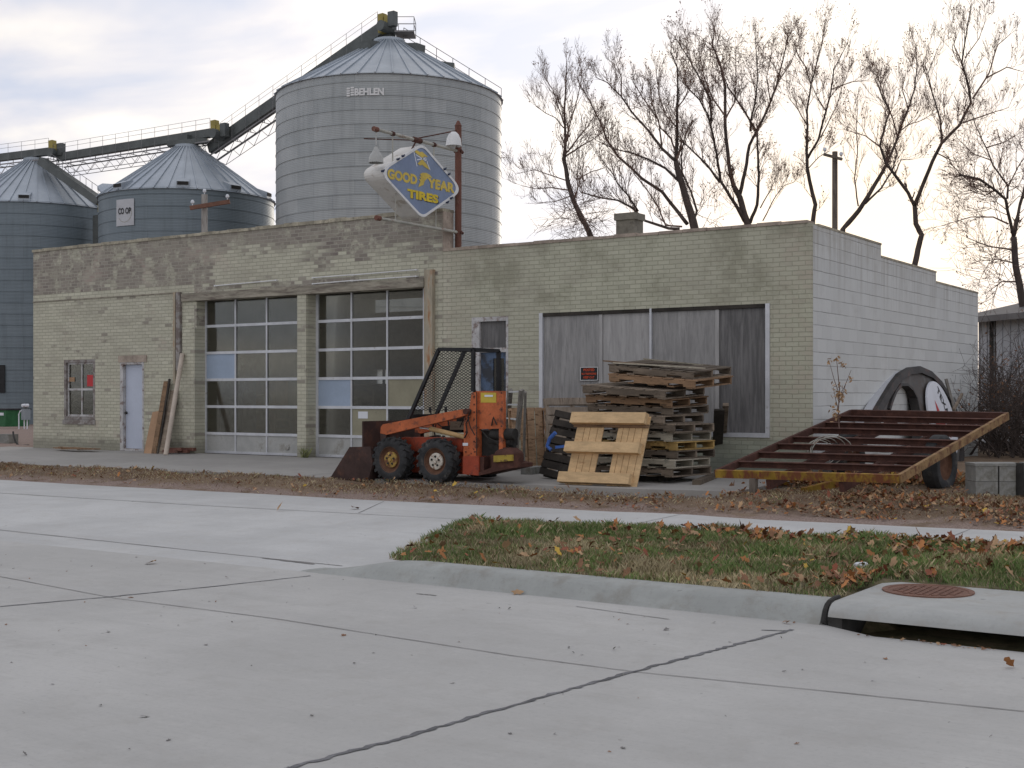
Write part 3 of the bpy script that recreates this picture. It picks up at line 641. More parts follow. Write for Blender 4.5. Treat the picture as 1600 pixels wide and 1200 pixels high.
b = MB(); p = P(449, 699, YD); b.lathe([(0, -.03), (.05, -.03), (.06, -.022), (.06, 0)], (p.x, YD, p.z), 16, 'y'); b.build('lock', M['doorpan'], d1)
b = MB(); p = P(560, 643, YD); q = P(575, 654, YD); b.box(p.x, q.x, YD - .008, YD - .005, q.z, p.z); b.build('sticker', M['enamel'], d2)
# things inside, dimly seen: shelves, cabinet
for (px0, px1, py0, py1, Y, m, nm, lb) in ((345, 380, 560, 690, 20.4, 'trimw', 'cabinet', 'pale upright cabinet behind the left overhead door'), (392, 430, 590, 680, 20.8, 'wyb', 'shelf_unit', 'brown shelf unit behind the glass of the left overhead door'), (430, 462, 640, 690, 20.2, 'wbrown', 'workbench', 'low dark workbench behind the right panes of the left overhead door'), (520, 585, 600, 690, 21., 'wgrey', 'machine_housing', 'dark machine standing behind the right overhead door')):
    b = MB(); a, c = P(px0, py0, Y), P(px1, py1, Y); x0, x1 = a.x, c.x; z1 = a.z
    b.box(x0, x0 + .04, Y, Y + .4, 0, z1); b.box(x1 - .04, x1, Y, Y + .4, 0, z1); b.box(x0 + .04, x1 - .04, Y + .36, Y + .4, 0, z1 - .04)
    for k in range(5): zq = .1 + (z1 - .14) * k / 4; b.box(x0 + .04, x1 - .04, Y, Y + .36, zq, zq + .04)
    if nm == 'cabinet': b.box(x0 + .05, x1 - .05, Y - .02, Y - .003, .05, z1 - .05)
    if nm == 'machine_housing': b.box(x0 + .05, x1 - .3, Y - .2, Y - .003, .15, z1 - .3)
    solo(b, nm, M[m], lb, nm.replace('_', ' '))
tl = NT('frosted_pane'); tl.N.remove(tl.b); tb = tl.n('ShaderNodeBsdfTranslucent', {0: (.8, .82, .85)}); tl.L.new(tb.outputs[0], tl.N['Material Output'].inputs[0]); M['frost'] = tl.mat
b = MB(); b.box(wt.x - .05, wb.x + .12, 26.08, 26.09, wb.z + .1, wt.z); bwn = b.build('back_window', M['frost'], B)
b = MB(); xm_ = (wt.x + wb.x) / 2 + .05; b.box(xm_ - .03, xm_ + .03, 26.03, 26.07, wb.z + .1, wt.z); b.box(wt.x - .05, wb.x + .12, 26.03, 26.069, (wb.z + wt.z) / 2, (wb.z + wt.z) / 2 + .05); b.build('muntin', M['black'], bwn)
# personnel door
b = MB(); dx0, dx1, dzt = door[0], door[1], door[3]
b.box(dx0, dx0 + .10, YF - .01, YF + .14, 0, dzt); b.box(dx1 - .045, dx1, YF - .01, YF + .14, 0, dzt); b.box(dx0 + .1, dx1 - .045, YF - .01, YF + .14, dzt - .05, dzt); b.box(dx0 + .1, dx1 - .045, YF - .01, YF + .14, 0, .05)
fr = b.build('door_frame', M['trimw'], B)
b = MB(); b.box(dx0 + .105, dx1 - .05, YF + .07, YF + .11, .053, dzt - .053); dl = b.build('door', M['doorw'], B)
b = MB(); hp = P(194.5, 645, YF + .06); b.tube([(hp.x + .06, YF + .07, hp.z), (hp.x + .06, YF + .02, hp.z), (hp.x + .14, YF + .015, hp.z)], .014, 6); b.lathe([(0, -.012), (.033, -.012), (.033, 0)], (hp.x + .06, YF + .07, hp.z + .0), 12, 'y'); b.build('handle', M['dark'], dl)
b = MB(); b.box(dx0 - .05, dx1 + .1, YF - .02, YF - .003, dzt, dzt + .15); b.build('lintel', M['pinkb'], B)
# small window
wx0, wx1, wz0, wz1 = win
b = MB(); ft = .07
b.box(wx0, wx0 + ft, YF + .0, YF + .12, wz0 + .11, wz1); b.box(wx1 - ft, wx1, YF, YF + .12, wz0 + .11, wz1); b.box(wx0 + ft, wx1 - ft, YF, YF + .12, wz1 - .06, wz1); b.box(wx0 + ft, wx1 - ft, YF, YF + .12, wz0 + .11, wz0 + .18)
w_ = b.build('window', M['trimp'], B)
b = MB(); b.box(wx0 - .02, wx1 + .02, YF - .03, YF + .12, wz0, wz0 + .107); b.build('sill', M['trimp'], w_)
b = MB(); xm = (wx0 + wx1) / 2 + .02; zm = (wz0 + wz1) / 2 + .06
a0, a1, c0, c1 = wx0 + ft, wx1 - ft, wz0 + .18, wz1 - .06
for z in (c0 + .02, zm, c1 - .02): b.box(a0, a1, YF + .05, YF + .09, z - .024, z + .024)
for x in (a0 + .022, xm, a1 - .022): b.box(x - .018, x + .018, YF + .052, YF + .088, c0, c1)
b.build('sash', M['trimw'], w_)
b = MB(); b.box(a0, a1, YF + .068, YF + .072, c0, c1); b.build('glass', M['glass'], w_)
b = MB(); p = P(137, 590, YF + .06); b.box(p.x - .02, p.x + .2, YF + .058, YF + .061, p.z - .2, p.z + .06); b.build('notice', M['red'], w_)
b = MB(); p = P(108, 593, YF + .06); b.box(p.x, p.x + .2, YF + .058, YF + .061, p.z - .05, p.z + .05); b.build('sticker', M['tan'], w_)
# doorway with transom, middle
sx0, sx1, sz1 = sw[0], sw[1], sw[3]
b = MB(); b.box(sx0, sx0 + .17, YF + .0, YF + .12, 0, sz1); b.box(sx1 - .05, sx1, YF, YF + .12, 0, sz1); b.box(sx0 + .17, sx1 - .05, YF, YF + .12, sz1 - .08, sz1)
tz = FZ(770, 546); b.box(sx0 + .17, sx1 - .05, YF + .02, YF + .1, tz - .05, tz + .03)
dw = b.build('door_frame', M['trimw'], B)
b = MB(); b.box(sx0 + .17, sx1 - .05, YF + .06, YF + .066, tz + .03, sz1 - .08); b.build('transom_glass', M['ply2'], dw)
b = MB(); xq = P(768, 600, YF).x; b.box(sx0 + .172, xq, YF + .05, YF + .09, .02, tz - .053); b.box(xq, sx1 - .052, YF + .052, YF + .09, .02, .6); b.box(xq, sx1 - .052, YF + .052, YF + .09, tz - .16, tz - .053); b.box(P(775, 600, YF).x, P(779, 600, YF).x, YF + .05, YF + .092, .6, tz - .16); b.box(sx1 - .12, sx1 - .052, YF + .052, YF + .09, .6, tz - .16)
dd = b.build('door', M['bluedoor'], B); b = MB(); b.box(xq, sx1 - .12, YF + .065, YF + .07, .6, tz - .16); b.build('glass', M['glass'], dd)
# boarded shop window
bx0, bx1, bz0, bz1 = bw
b = MB(); f_ = .035
for x in (bx0, bx1 - 2 * f_): b.box(x, x + 2 * f_, YF - .02, YF + .1, bz0, bz1)
b.box(bx0 + 2 * f_, bx1 - 2 * f_, YF - .02, YF + .1, bz0, bz0 + .07)
xm = P(1017, 600, YF).x; b.box(xm - .02, xm + .015, YF - .015, YF + .08, bz0 + .07, bz1)
sf = b.build('shop_window', M['alu'], B)
b = MB(); b.box(bx0 + 2 * f_, bx1 - 2 * f_, YF + .0, YF + .1, bz1 - .06, bz1 - .002); b.build('head_strip', M['wdark'], sf)
seq = [843, 938, 1017, 1120, 1203]; mats = ['ply', 'ply3', 'ply', 'ply2']
for i in range(4):
    xa_, xb_ = P(seq[i], 600, YF).x, P(seq[i + 1], 600, YF).x
    if i == 0: xa_ += .072
    if i == 3: xb_ -= .072
    if i == 1: xb_ -= .022
    if i == 2: xa_ += .017
    b = MB(); b.box(xa_ + .002, xb_ - .002, YF + .03 + .006 * (i % 2), YF + .06, bz0 + .072, bz1 - .062); q = b.build('plywood_panel', M[mats[i]], sf)
    q['label'] = ['mid grey plywood sheet bearing the notice', 'palest plywood sheet', 'grey plywood sheet behind the pallet stack', 'darkest plywood sheet at the right end'][i]
for px in (938, 1120):
    b = MB(); x_ = P(px, 600, YF).x; b.box(x_ - .035, x_ + .03, YF + .012, YF + .028, bz0 + .072, bz1 - .064); b.build('batten', M['ply3'], sf)
# loose mortar patches of the corner and a chimney
ch = thing('chimney', 'square grey block chimney rising behind the parapet', 'chimney', tuple(P(983, 360, 22.0).xy) + (3.42,))
b = MB(); c = P(962.5, 334, 21.8); c2 = P(990, 334, 21.8); zt_ = c.z; wq = c2.x - c.x
b.box(c.x, c2.x, 21.8, 21.8 + wq, 3.42, zt_ - .13); b.build('stack', M['stubb'], ch)
b = MB(); b.box(c.x - .03, c2.x + .03, 21.77, 21.83 + wq, zt_ - .13, zt_); b.build('cap', M['stubb'], ch)

# ================================================================= text helper
def text_mesh(body, size=1., offset=0., shear=0.):
    cu = bpy.data.curves.new('t', 'FONT'); cu.body = body; cu.size = size; cu.offset = offset; cu.shear = shear; cu.resolution_u = 3; cu.align_x = 'CENTER'
    o = bpy.data.objects.new('t', cu); COL.objects.link(o); bpy.context.view_layer.update()
    me = bpy.data.meshes.new_from_object(o.evaluated_get(bpy.context.evaluated_depsgraph_get())); bpy.data.objects.remove(o); bpy.data.curves.remove(cu)
    vs = np.array([v.co[:] for v in me.vertices]); fs = [tuple(p.vertices) for p in me.polygons]; bpy.data.meshes.remove(me); return vs, fs
def put_text(b, body, cx, cy, w, h, mapf, offset=.0, mi=0, t0=0, t1=.006):
    vs, fs = text_mesh(body, 1., offset); x0, x1, y0, y1 = vs[:, 0].min(), vs[:, 0].max(), vs[:, 1].min(), vs[:, 1].max()
    u = cx + ((vs[:, 0] - x0) / (x1 - x0) - .5) * w; v = cy + ((vs[:, 1] - y0) / (y1 - y0) - .5) * h
    n = len(u); b.add([mapf(u[i], v[i], t1) for i in range(n)], fs, mi)

# posted notice on the plywood
p0, p1 = P(907, 574, YF), P(934, 594, YF)
cx, cz, w, h = (p0.x + p1.x) / 2, (p0.z + p1.z) / 2, p1.x - p0.x, p0.z - p1.z
t = thing('warning_sign', 'small black notice with orange lettering nailed to the grey plywood', 'sign', (cx, YF, cz - h / 2))
b = MB(); b.box(cx - w / 2, cx + w / 2, YF + .0, YF + .01, cz - h / 2, cz + h / 2); b.build('board', M['black'], t)
b = MB(); mpf = lambda u, v, t_: (cx + u, YF - t_, cz + v)
for tx, v, hh, ww in (('POSTED', .30, .2, .62), ('NO TRESPASSING', 0, .15, .84), ('KEEP OUT', -.28, .18, .62)): put_text(b, tx, 0, v * h, ww * w, hh * h, mpf, .015, t1=.004)
b.build('lettering', M['orangeink'], t, recalc=False)
b = MB(); 
for a_, c_ in (((-.5, -.5), (.5, -.5)), ((.5, -.5), (.5, .5)), ((.5, .5), (-.5, .5)), ((-.5, .5), (-.5, -.5))): b.bar((cx + a_[0] * w, YF - .002, cz + a_[1] * h), (cx + c_[0] * w, YF - .002, cz + c_[1] * h), .006, .01)
b.build('border', M['white'], t)

# ================================================================= projecting shop sign on its pole
XP = P(716, 380, YF + .35).x; YP = YF + .35
pole_top = P(716, 197, YP).z
T = thing('projecting_sign', 'blue diamond tyre sign with yellow lettering hung from a rusty pole', 'sign', (XP, YP, 3.42))
b = MB(); b.tube([(XP, YP, 3.42), (XP, YP, pole_top)], .062, 12); b.tube([(XP, YP, pole_top), (XP, YP, pole_top + .1)], [.07, .02], 10); b.build('pole', M['rustpole'], T, smooth=True)
b = MB(); b.tube([(XP, YP, 3.42), (XP, YP, 3.42 + .35)], .075, 12); b.build('pole_base', M['black'], T)
def qz(px, py, X=None): v = Q(px, py, XP if X is None else X); return v
ua, ub = qz(587, 206), qz(714, 232); la, lb_ = qz(591, 343), qz(721, 362)
ua.z = ub.z = (ua.z + ub.z) / 2; la.z = lb_.z = (la.z + lb_.z) / 2
for (a, c, nm) in ((ua, Vector((XP, YP, ua.z)), 'upper_arm'), (la, Vector((XP, YP, la.z)), 'lower_arm')):
    b = MB(); b.tube([(XP, a.y, a.z), c], .028, 8); b.build(nm, M['pipe'], T, smooth=True)
    b = MB(); b.tube([(XP, a.y - .06, a.z), (XP, a.y + .05, a.z)], .045, 8); b.build('arm_end', M['rustpole'], T)
# diamond case
XS = XP + .05
fc = [qz(655.4, 227.5, XS), qz(719.3, 292, XS), qz(661, 340, XS), qz(594.9, 272, XS)]
cy_ = sum(v.y for v in fc) / 4; czs = sum(v.z for v in fc) / 4
hy = (fc[1].y - fc[3].y) / 2; hz = (fc[0].z - fc[2].z) / 2
TH = .42
def dia(hy, hz, r=.24, n=7):
    pts = []; C = [(0, hz), (hy, 0), (0, -hz), (-hy, 0)]
    for i, c in enumerate(C):
        a, d = Vector(C[i - 1]), Vector(C[(i + 1) % 4]); c = Vector(c)
        rr = r * (1.25 if i % 2 else .6)
        p = c + (a - c).normalized() * rr; q = c + (d - c).normalized() * rr
        for k in range(n + 1):
            s_ = k / n; pts.append(tuple(p * (1 - s_) ** 2 + c * 2 * s_ * (1 - s_) + q * s_ * s_))
    return pts
k_ = 1.06
b = MB(); b.prism(dia(hy * k_, hz * k_), lambda a, c, t_: (t_, cy_ + a, czs + c), XS - TH, XS - .002); b.build('sign_case', M['signside'], T)
b = MB(); o_, i_ = dia(hy * k_, hz * k_), dia(hy * .985, hz * .985)
n = len(o_)
for s0, s1 in ((XS, XS + .02),):
    vs = [(s1, cy_ + a, czs + c) for a, c in o_] + [(s1, cy_ + a, czs + c) for a, c in i_] + [(s0, cy_ + a, czs + c) for a, c in o_] + [(s0, cy_ + a, czs + c) for a, c in i_]
    b.add(vs, [(i, (i + 1) % n, (i + 1) % n + n, i + n) for i in range(n)] + [(i, i + 2 * n, (i + 1) % n + 2 * n, (i + 1) % n) for i in range(n)] + [(i + n, (i + 1) % n + n, (i + 1) % n + 3 * n, i + 3 * n) for i in range(n)])
b.build('rim', M['white'], T)
b = MB(); b.prism(dia(hy * .985, hz * .985), lambda a, c, t_: (t_, cy_ + a, czs + c), XS, XS + .008); face = b.build('sign_face', M['signblue'], T)
for sX in (XS - TH - .004,):
    b = MB(); b.prism(dia(hy * .985, hz * .985), lambda a, c, t_: (t_, cy_ + a, czs + c), sX - .006, sX); b.build('sign_face', M['signblue'], T)
smap = lambda u, v, t_: (XS + .008 + t_, cy_ + u, czs + v)
for wd, u_ in (('GOOD', -.485), ('YEAR', .485)):
    b = MB(); put_text(b, wd, u_ * hy, .00 * hz, .72 * hy, .29 * hz, smap, .055, t1=.005); b.build('lettering', M['signyel'], T, recalc=False)
b = MB(); b.add([smap(u * hy, v * hz, .006) for u, v in ((-.10, -.20), (-.03, -.14), (.03, -.10), (.06, .02), (.12, .10), (.18, .16), (.26, .14), (.20, .22), (.10, .26), (.0, .24), (-.06, .18), (-.02, .12), (-.08, .12), (-.03, .05), (-.09, .04), (-.05, -.03), (-.08, -.10))], [tuple(range(17))]); b.build('winged_foot', M['signyel'], T, recalc=False)
b = MB(); fl = [(-.20, .86), (-.06, .80), (.0, .83), (.14, .72), (.06, .70), (.0, .66), (-.12, .72), (-.18, .76)]
b.add([smap(u * hy, v * hz, .005) for u, v in fl], [tuple(range(len(fl)))])
fl = [(-.12, .46), (-.02, .60), (.02, .60), (.10, .52), (.20, .36), (.08, .40), (.0, .46), (-.06, .42)]
b.add([smap(u * hy, v * hz, .005) for u, v in fl], [tuple(range(len(fl)))]); b.build('flag', M['signyel'], T, recalc=False)
b = MB(); put_text(b, 'TIRES', .02 * hy, -.42 * hz, .78 * hy, .25 * hz, smap, .055, t1=.006); b.build('lettering', M['signyel2'], T, recalc=False)
b = MB(); put_text(b, 'TIRES', .045 * hy, -.44 * hz, .78 * hy, .25 * hz, smap, .04, t1=.003); b.build('letter_shade', M['navy'], T, recalc=False)
b = MB()
for (a, c) in (((-.23, .86), (-.13, .38)), ((-.16, .70), (.14, .58)), ((-.13, .56), (.10, .68)), ((.06, .72), (.20, .36))):
    b.bar(smap(a[0] * hy, a[1] * hz, .003), smap(c[0] * hy, c[1] * hz, .003), .004, .018, up=(0, 0, 1))
b.build('flag_lines', M['enamel'], T)
b = MB()
for i in range(4):
    a, c = Vector(o_[0]), None
for (u, v) in ((-.62, .44), (-.5, .56), (.55, .48), (.66, .36), (.62, -.46), (.72, -.32), (-.98, .02)):
    p = smap(u * hy, v * hz, 0); b.tube([p, (p[0] + .05, p[1], p[2])], .02, 6); b.tube([p, (p[0] + .03, p[1] + .05, p[2] + .03)], .012, 5)
b.build('clip', M['navy'], T)
# hangers, braces, lamps
def hang(y, z0, z1, m='pipe', r=.012, nm='hanger', x=None):
    b = MB(); x = XP if x is None else x; b.tube([(x, y, z0), (x, y, z1)], r, 6); b.build(nm, M[m], T)
yy = lambda px, py: qz(px, py).y
for px in (613.5, 678):
    Y_ = yy(px, 230); u = abs(Y_ - cy_) / (hy * k_); zt_ = czs + hz * k_ * max(0, 1 - u); hang(Y_, ua.z, zt_ - .04)
    b = MB(); b.tube([(XP, Y_ - .03, ua.z), (XP, Y_ + .03, ua.z)], .042, 8); b.build('clamp', M['rust'], T)
for px in (618, 681):
    Y_ = yy(px, 345); u = abs(Y_ - cy_) / (hy * k_); hang(Y_, la.z, czs - hz * k_ * max(0, 1 - u) + .04)
mid = qz(651, 216)
b = MB(); b.tube([(XP, YP, pole_top - .08), (XP, mid.y, ua.z + .03)], .012, 6); b.tube([(XP - .02, mid.y, ua.z), (XP - .3, qz(590, 222).y, ua.z - .12)], .012, 6); b.tube([(XP, mid.y - .1, ua.z), (XP, mid.y + .12, ua.z)], .05, 8); b.tube([(XP, mid.y, ua.z), (XP, mid.y - .15, ua.z - .2)], .015, 6); b.build('brace', M['rust'], T)
lp = qz(589, 238); LX = XP - .0
b = MB(); b.lathe([(.03, .08), (.04, .04), (.06, .0), (.10, -.06), (.125, -.11), (.13, -.2)], (LX - .02, lp.y, lp.z + .02), 14); b.tube([(LX - .02, lp.y, lp.z + .12), (LX - .02, lp.y, ua.z - .02)], .012, 6); b.build('lamp_shade', M['galvl'], T, smooth=True)
lp = qz(709, 216); b = MB(); b.lathe([(.05, .1), (.09, .06), (.13, -.02), (.15, -.16)], (XP + .04, lp.y - .06, lp.z), 14); b.build('lamp_shade', M['white'], T, smooth=True)
b = MB()
for z in (ua.z, la.z): b.tube([(XP, YP - .05, z), (XP, YP + .14, z)], .03, 8); b.tube([(XP - .08, YP, z), (XP + .08, YP, z)], .03, 8)
b.build('bracket', M['rust'], T)

# ================================================================= grain bins and conveyors
def grain_bin(cxp, dep, R, ze, za, matw, label, zb=-.9, nrib=44, ring=.81, vents=(), vh=.35):
    c = D(cxp, HOR, dep); c = Vector((c.x, c.y, zb))
    t = thing('grain_bin', label, 'grain bin', c, 'galvanised grain bins behind the garage')
    pr = []; z = zb; k = 0
    while z < ze - .05:
        z2 = min(z + ring, ze); pr += [(R, z - zb), (R, z2 - zb - .03), (R + .03, z2 - zb - .028), (R + .03, z2 - zb)]; z = z2
    b = MB(); b.lathe(pr, (c.x, c.y, zb), 96); b.build('wall', matw, t, smooth=True)
    b = MB(); rt = .9; zt = za - (za - ze) * 0.0
    sl_ = (za - ze) / (R - rt)
    b.lathe([(R + .12, -sl_ * .12), (rt, za - ze)], (c.x, c.y, ze), 96); b.lathe([(R + .12, -sl_ * .12), (R - .05, -sl_ * .12)], (c.x, c.y, ze), 96)
    for i in range(nrib):
        q = 2 * math.pi * i / nrib; e1 = Vector((math.cos(q), math.sin(q), 0))
        b.bar(c * 1 + e1 * (R + .14) + Vector((0, 0, ze - zb - sl_ * .14 + .03)), c + e1 * rt + Vector((0, 0, za - zb + .03)), .07, .10)
    b.build('roof', M['binroof'], t)
    b = MB(); b.lathe([(rt + .1, -.05), (rt + .1, .15), (rt - .1, .22), (0, .25)], (c.x, c.y, za), 32); b.build('roof_collar', M['binroof'], t, smooth=True)
    base = math.atan2(-c.y, -c.x)
    for a, f in vents:
        q = base + a; e1 = Vector((math.cos(q), math.sin(q), 0)); e2 = Vector((-math.sin(q), math.cos(q), 0)); r = R + (rt - R) * f; z = ze + (za - ze) * f
        b = MB(); ce = Vector((c.x, c.y, z)) + e1 * r
        vs = []
        for s_ in (-1, 1): vs += [ce + e2 * (s_ * .42) + e1 * .42 + Vector((0, 0, -sl_ * .42)), ce + e2 * (s_ * .42) + e1 * .46 + Vector((0, 0, vh * .5 - sl_ * .1)), ce + e2 * (s_ * .42) - e1 * .5 + Vector((0, 0, sl_ * .5 + .08)), ce + e2 * (s_ * .42) - e1 * .5 + Vector((0, 0, sl_ * .5 - .02))]
        b.add(vs, [(0, 1, 2, 3), (7, 6, 5, 4), (0, 4, 5, 1), (1, 5, 6, 2), (2, 6, 7, 3), (3, 7, 4, 0)]); b.build('vent', M['conv'] if f > .3 else M['binroof'], t)
        if f < .3:
            b = MB(); b.box(-.36, .36, -.01, .01, -.02, .2); o = b.build('vent_mouth', M['dark'], t, local=True); o.location = ce - c + e1 * .48 + Vector((0, 0, -.12)); o.rotation_euler = (0, 0, q + math.pi / 2)  # solid dark panel, its colour stands for the shade inside the vent
    return t, c
def on_wall(c, R, px, py, dep):        # a spot of the wall in view: angle round the axis and height
    d = ray(px, py); dx, dy = d.x, d.y; fx, fy = -c.x, -c.y
    A = dx * dx + dy * dy; Bq = 2 * (dx * fx + dy * fy); C_ = fx * fx + fy * fy - R * R; k = (-Bq - math.sqrt(max(Bq * Bq - 4 * A * C_, 0))) / (2 * A)
    return math.atan2(dy * k - c.y, dx * k - c.x), CZ + d.z * k
vz = [(-.75, .86), (.05 + .55, .86), (1.15, .62)]
big, cb = grain_bin(608.5, 81, 7.03, 19.85, 23.45, M['bin_a'], 'tallest galvanised grain bin, standing directly behind the shop sign', vents=[(-.62, .8), (.85, .8), (1.45, .55)], vh=.6)
mid_, cm_ = grain_bin(293, 90, 5.95, 14.9, 18.55, M['bin_b'], 'mid-sized blue grey grain bin with a white square panel near its eave', vents=[(-.85, .08), (-.05, .08), (.55, .08), (1.15, .08)], nrib=40)
lft, cl_ = grain_bin(58, 99, 6.0, 15.4, 19.3, M['bin_b'], 'leftmost blue grey grain bin, cut off by the photo edge', vents=[(-.15, .08), (.9, .08)], nrib=40)
# lettering wrapped round the walls
def wrap(t, c, R, px, py, w, h, body, m, dep, lift=.05, board=None, off=.03):
    a, z = on_wall(c, R, px, py, dep)
    mp = lambda u, v, t_: (c.x + (R + lift + t_) * math.cos(a + u / R), c.y + (R + lift + t_) * math.sin(a + u / R), z + v)
    if board:
        b = MB(); n = 8; bw_, bh = board[0], board[1]; vs = [mp(-bw_ / 2 + bw_ * i / n, s_ * bh / 2, 0) for i in range(n + 1) for s_ in (-1, 1)]
        b.add(vs, [(2 * i, 2 * i + 2, 2 * i + 3, 2 * i + 1) for i in range(n)]); b.build('panel', M[board[2]], t, recalc=False)
        b = MB(); n = 12; vs = [mp(.62 * math.cos(2 * math.pi * i / n) * (1 if s_ else .93), -.05 + .62 * math.sin(2 * math.pi * i / n) * (1 if s_ else .93), .01) for i in range(7, 14) for s_ in (0, 1)]
        b.add(vs, [(2 * i, 2 * i + 2, 2 * i + 3, 2 * i + 1) for i in range(6)]); b.build('emblem', M['pipe'], t, recalc=False)
    b = MB(); put_text(b, body, 0, .1 if board else 0, w, h, mp, off, t1=.03); b.build('lettering', M[m], t, recalc=False)
wrap(mid_, cm_, 5.95, 195.5, 332, 1.12, .42, 'CO OP', 'black', 90, board=(1.55, 1.75, 'stucco'))
wrap(big, cb, 7.03, 577, 143.5, 1.7, .42, 'BEHLEN', 'white', 81, off=.05)
a, z = on_wall(cb, 7.03, 548, 144, 81); b = MB()
for i in range(4):
    for u0, u1 in ((-.22, -.02), (.02, .22)):
        zz0 = z - .26 + i * .135 + (.04 if u0 > 0 else 0); vs = [(cb.x + 7.11 * math.cos(a + u / 7.03), cb.y + 7.11 * math.sin(a + u / 7.03), v) for u, v in ((u0, zz0), (u1, zz0), (u1, zz0 + .1), (u0, zz0 + .1))]; b.add(vs, [(0, 1, 2, 3)])
b.build('emblem', M['white'], big, recalc=False)
# handrail down the big roof (right side) and eave ring stubs, gooseneck light
b = MB(); base = math.atan2(-cb.y, -cb.x); q = base + math.pi * .5 + .05
for off_ in (0.0,):
    e1 = Vector((math.cos(q), math.sin(q), 0)); 
    for hh in (.5, 1.0):
        b.tube([cb + e1 * .9 + Vector((0, 0, 23.45 + .9 + hh + .0)), cb + e1 * 7.1 + Vector((0, 0, 19.85 + .9 + hh))], .022, 5)
    for i in range(7):
        f = i / 6; p = cb + e1 * (.9 + 6.2 * f) + Vector((0, 0, .9 + 23.45 - 3.6 * f)); b.tube([p, p + Vector((0, 0, 1.0))], .022, 5)
b.build('roof_handrail', M['convl'], big)
# platform on top
b = MB(); top = cb + Vector((0, 0, 23.45 + .9)); rt_ = Vector((cs, sn, 0)); fw = Vector((-sn, cs, 0))
tp = Vector((cb.x, cb.y, 0)); zp = D(640, 54, 81).z
b.bar(tp + rt_ * .4 + Vector((0, 0, zp)), tp + rt_ * 1.6 + Vector((0, 0, zp)), 1.6, .1); b.build('platform', M['convl'], big)
b = MB()
for s_ in (-.75, .75):
    for hh in (.45, .9): b.tube([tp + rt_ * .3 + fw * s_ + Vector((0, 0, zp + hh)), tp + rt_ * 1.6 + fw * s_ + Vector((0, 0, zp + hh))], .022, 5)
    for xq in (.5, 1.6): b.tube([tp + rt_ * xq + fw * s_ + Vector((0, 0, zp)), tp + rt_ * xq + fw * s_ + Vector((0, 0, zp + .9))], .022, 5)
for hh in (.45, .9): b.tube([tp + rt_ * 1.6 + fw * -.75 + Vector((0, 0, zp + hh)), tp + rt_ * 1.6 + fw * .75 + Vector((0, 0, zp + hh))], .022, 5)
b.build('platform_rail', M['convl'], big)
b = MB(); b.bar(tp + Vector((0, 0, 23.4)), tp + Vector((0, 0, zp + .9)), .55, .55); b.build('spout', M['conv'], big)
# chute down the left bin's roof, hood beside the middle bin
b = MB(); p0, p1 = D(66, 252, 96.5), D(158, 316, 93.5); b.bar(p0, p1, .75, .55)
b.build('roof_chute', M['conv'], lft)
b = MB()
for i in range(9):
    f = .15 + .8 * i / 8; p = p0.lerp(p1, f); b.tube([p, p + Vector((0, 0, 1.0))], .02, 4)
b.tube([p0.lerp(p1, .15) + Vector((0, 0, 1)), p0.lerp(p1, .95) + Vector((0, 0, 1))], .02, 4); b.build('chute_rail', M['convl'], lft)
b = MB(); c = D(153.5, 660, 95.2); b.bar(Vector((c.x, c.y, -.9)), Vector((c.x, c.y, 14.6)), .55, .55); b.build('leg_casing', M['conv'], lft)
b = MB(); c = D(158, 324, 93.0); b.bar(c - Vector((0, 0, .35)), c + Vector((0, 0, .35)), .35, .3); b.build('motor', M['motor'], lft)
b = MB(); c0, c1 = D(152, 293, 88.5), D(180, 300, 87.5); b.add([c0 + Vector((0, 0, .1)), c0 + Vector((0, 0, -.15)), D(162, 305, 87), D(196, 290, 87), D(185, 288, 88.5), D(160, 286.5, 89.5)], [(0, 1, 2), (0, 2, 3), (0, 3, 4, 5), (5, 4, 3, 2, 1, 0)][:3]); b.build('roof_hood', M['binroof'], mid_)
# bin door at the far left
a, z = on_wall(cl_, 6.0, 3, 592, 99); b = MB(); mpq = lambda u, v, t_: (cl_.x + (6.05 + t_) * math.cos(a + u / 6), cl_.y + (6.05 + t_) * math.sin(a + u / 6), z + v)
b.prism([(-.35, -1), (.25, -1), (.25, 1), (-.35, 1)], mpq, 0, .06); b.build('hatch', M['black'], lft)

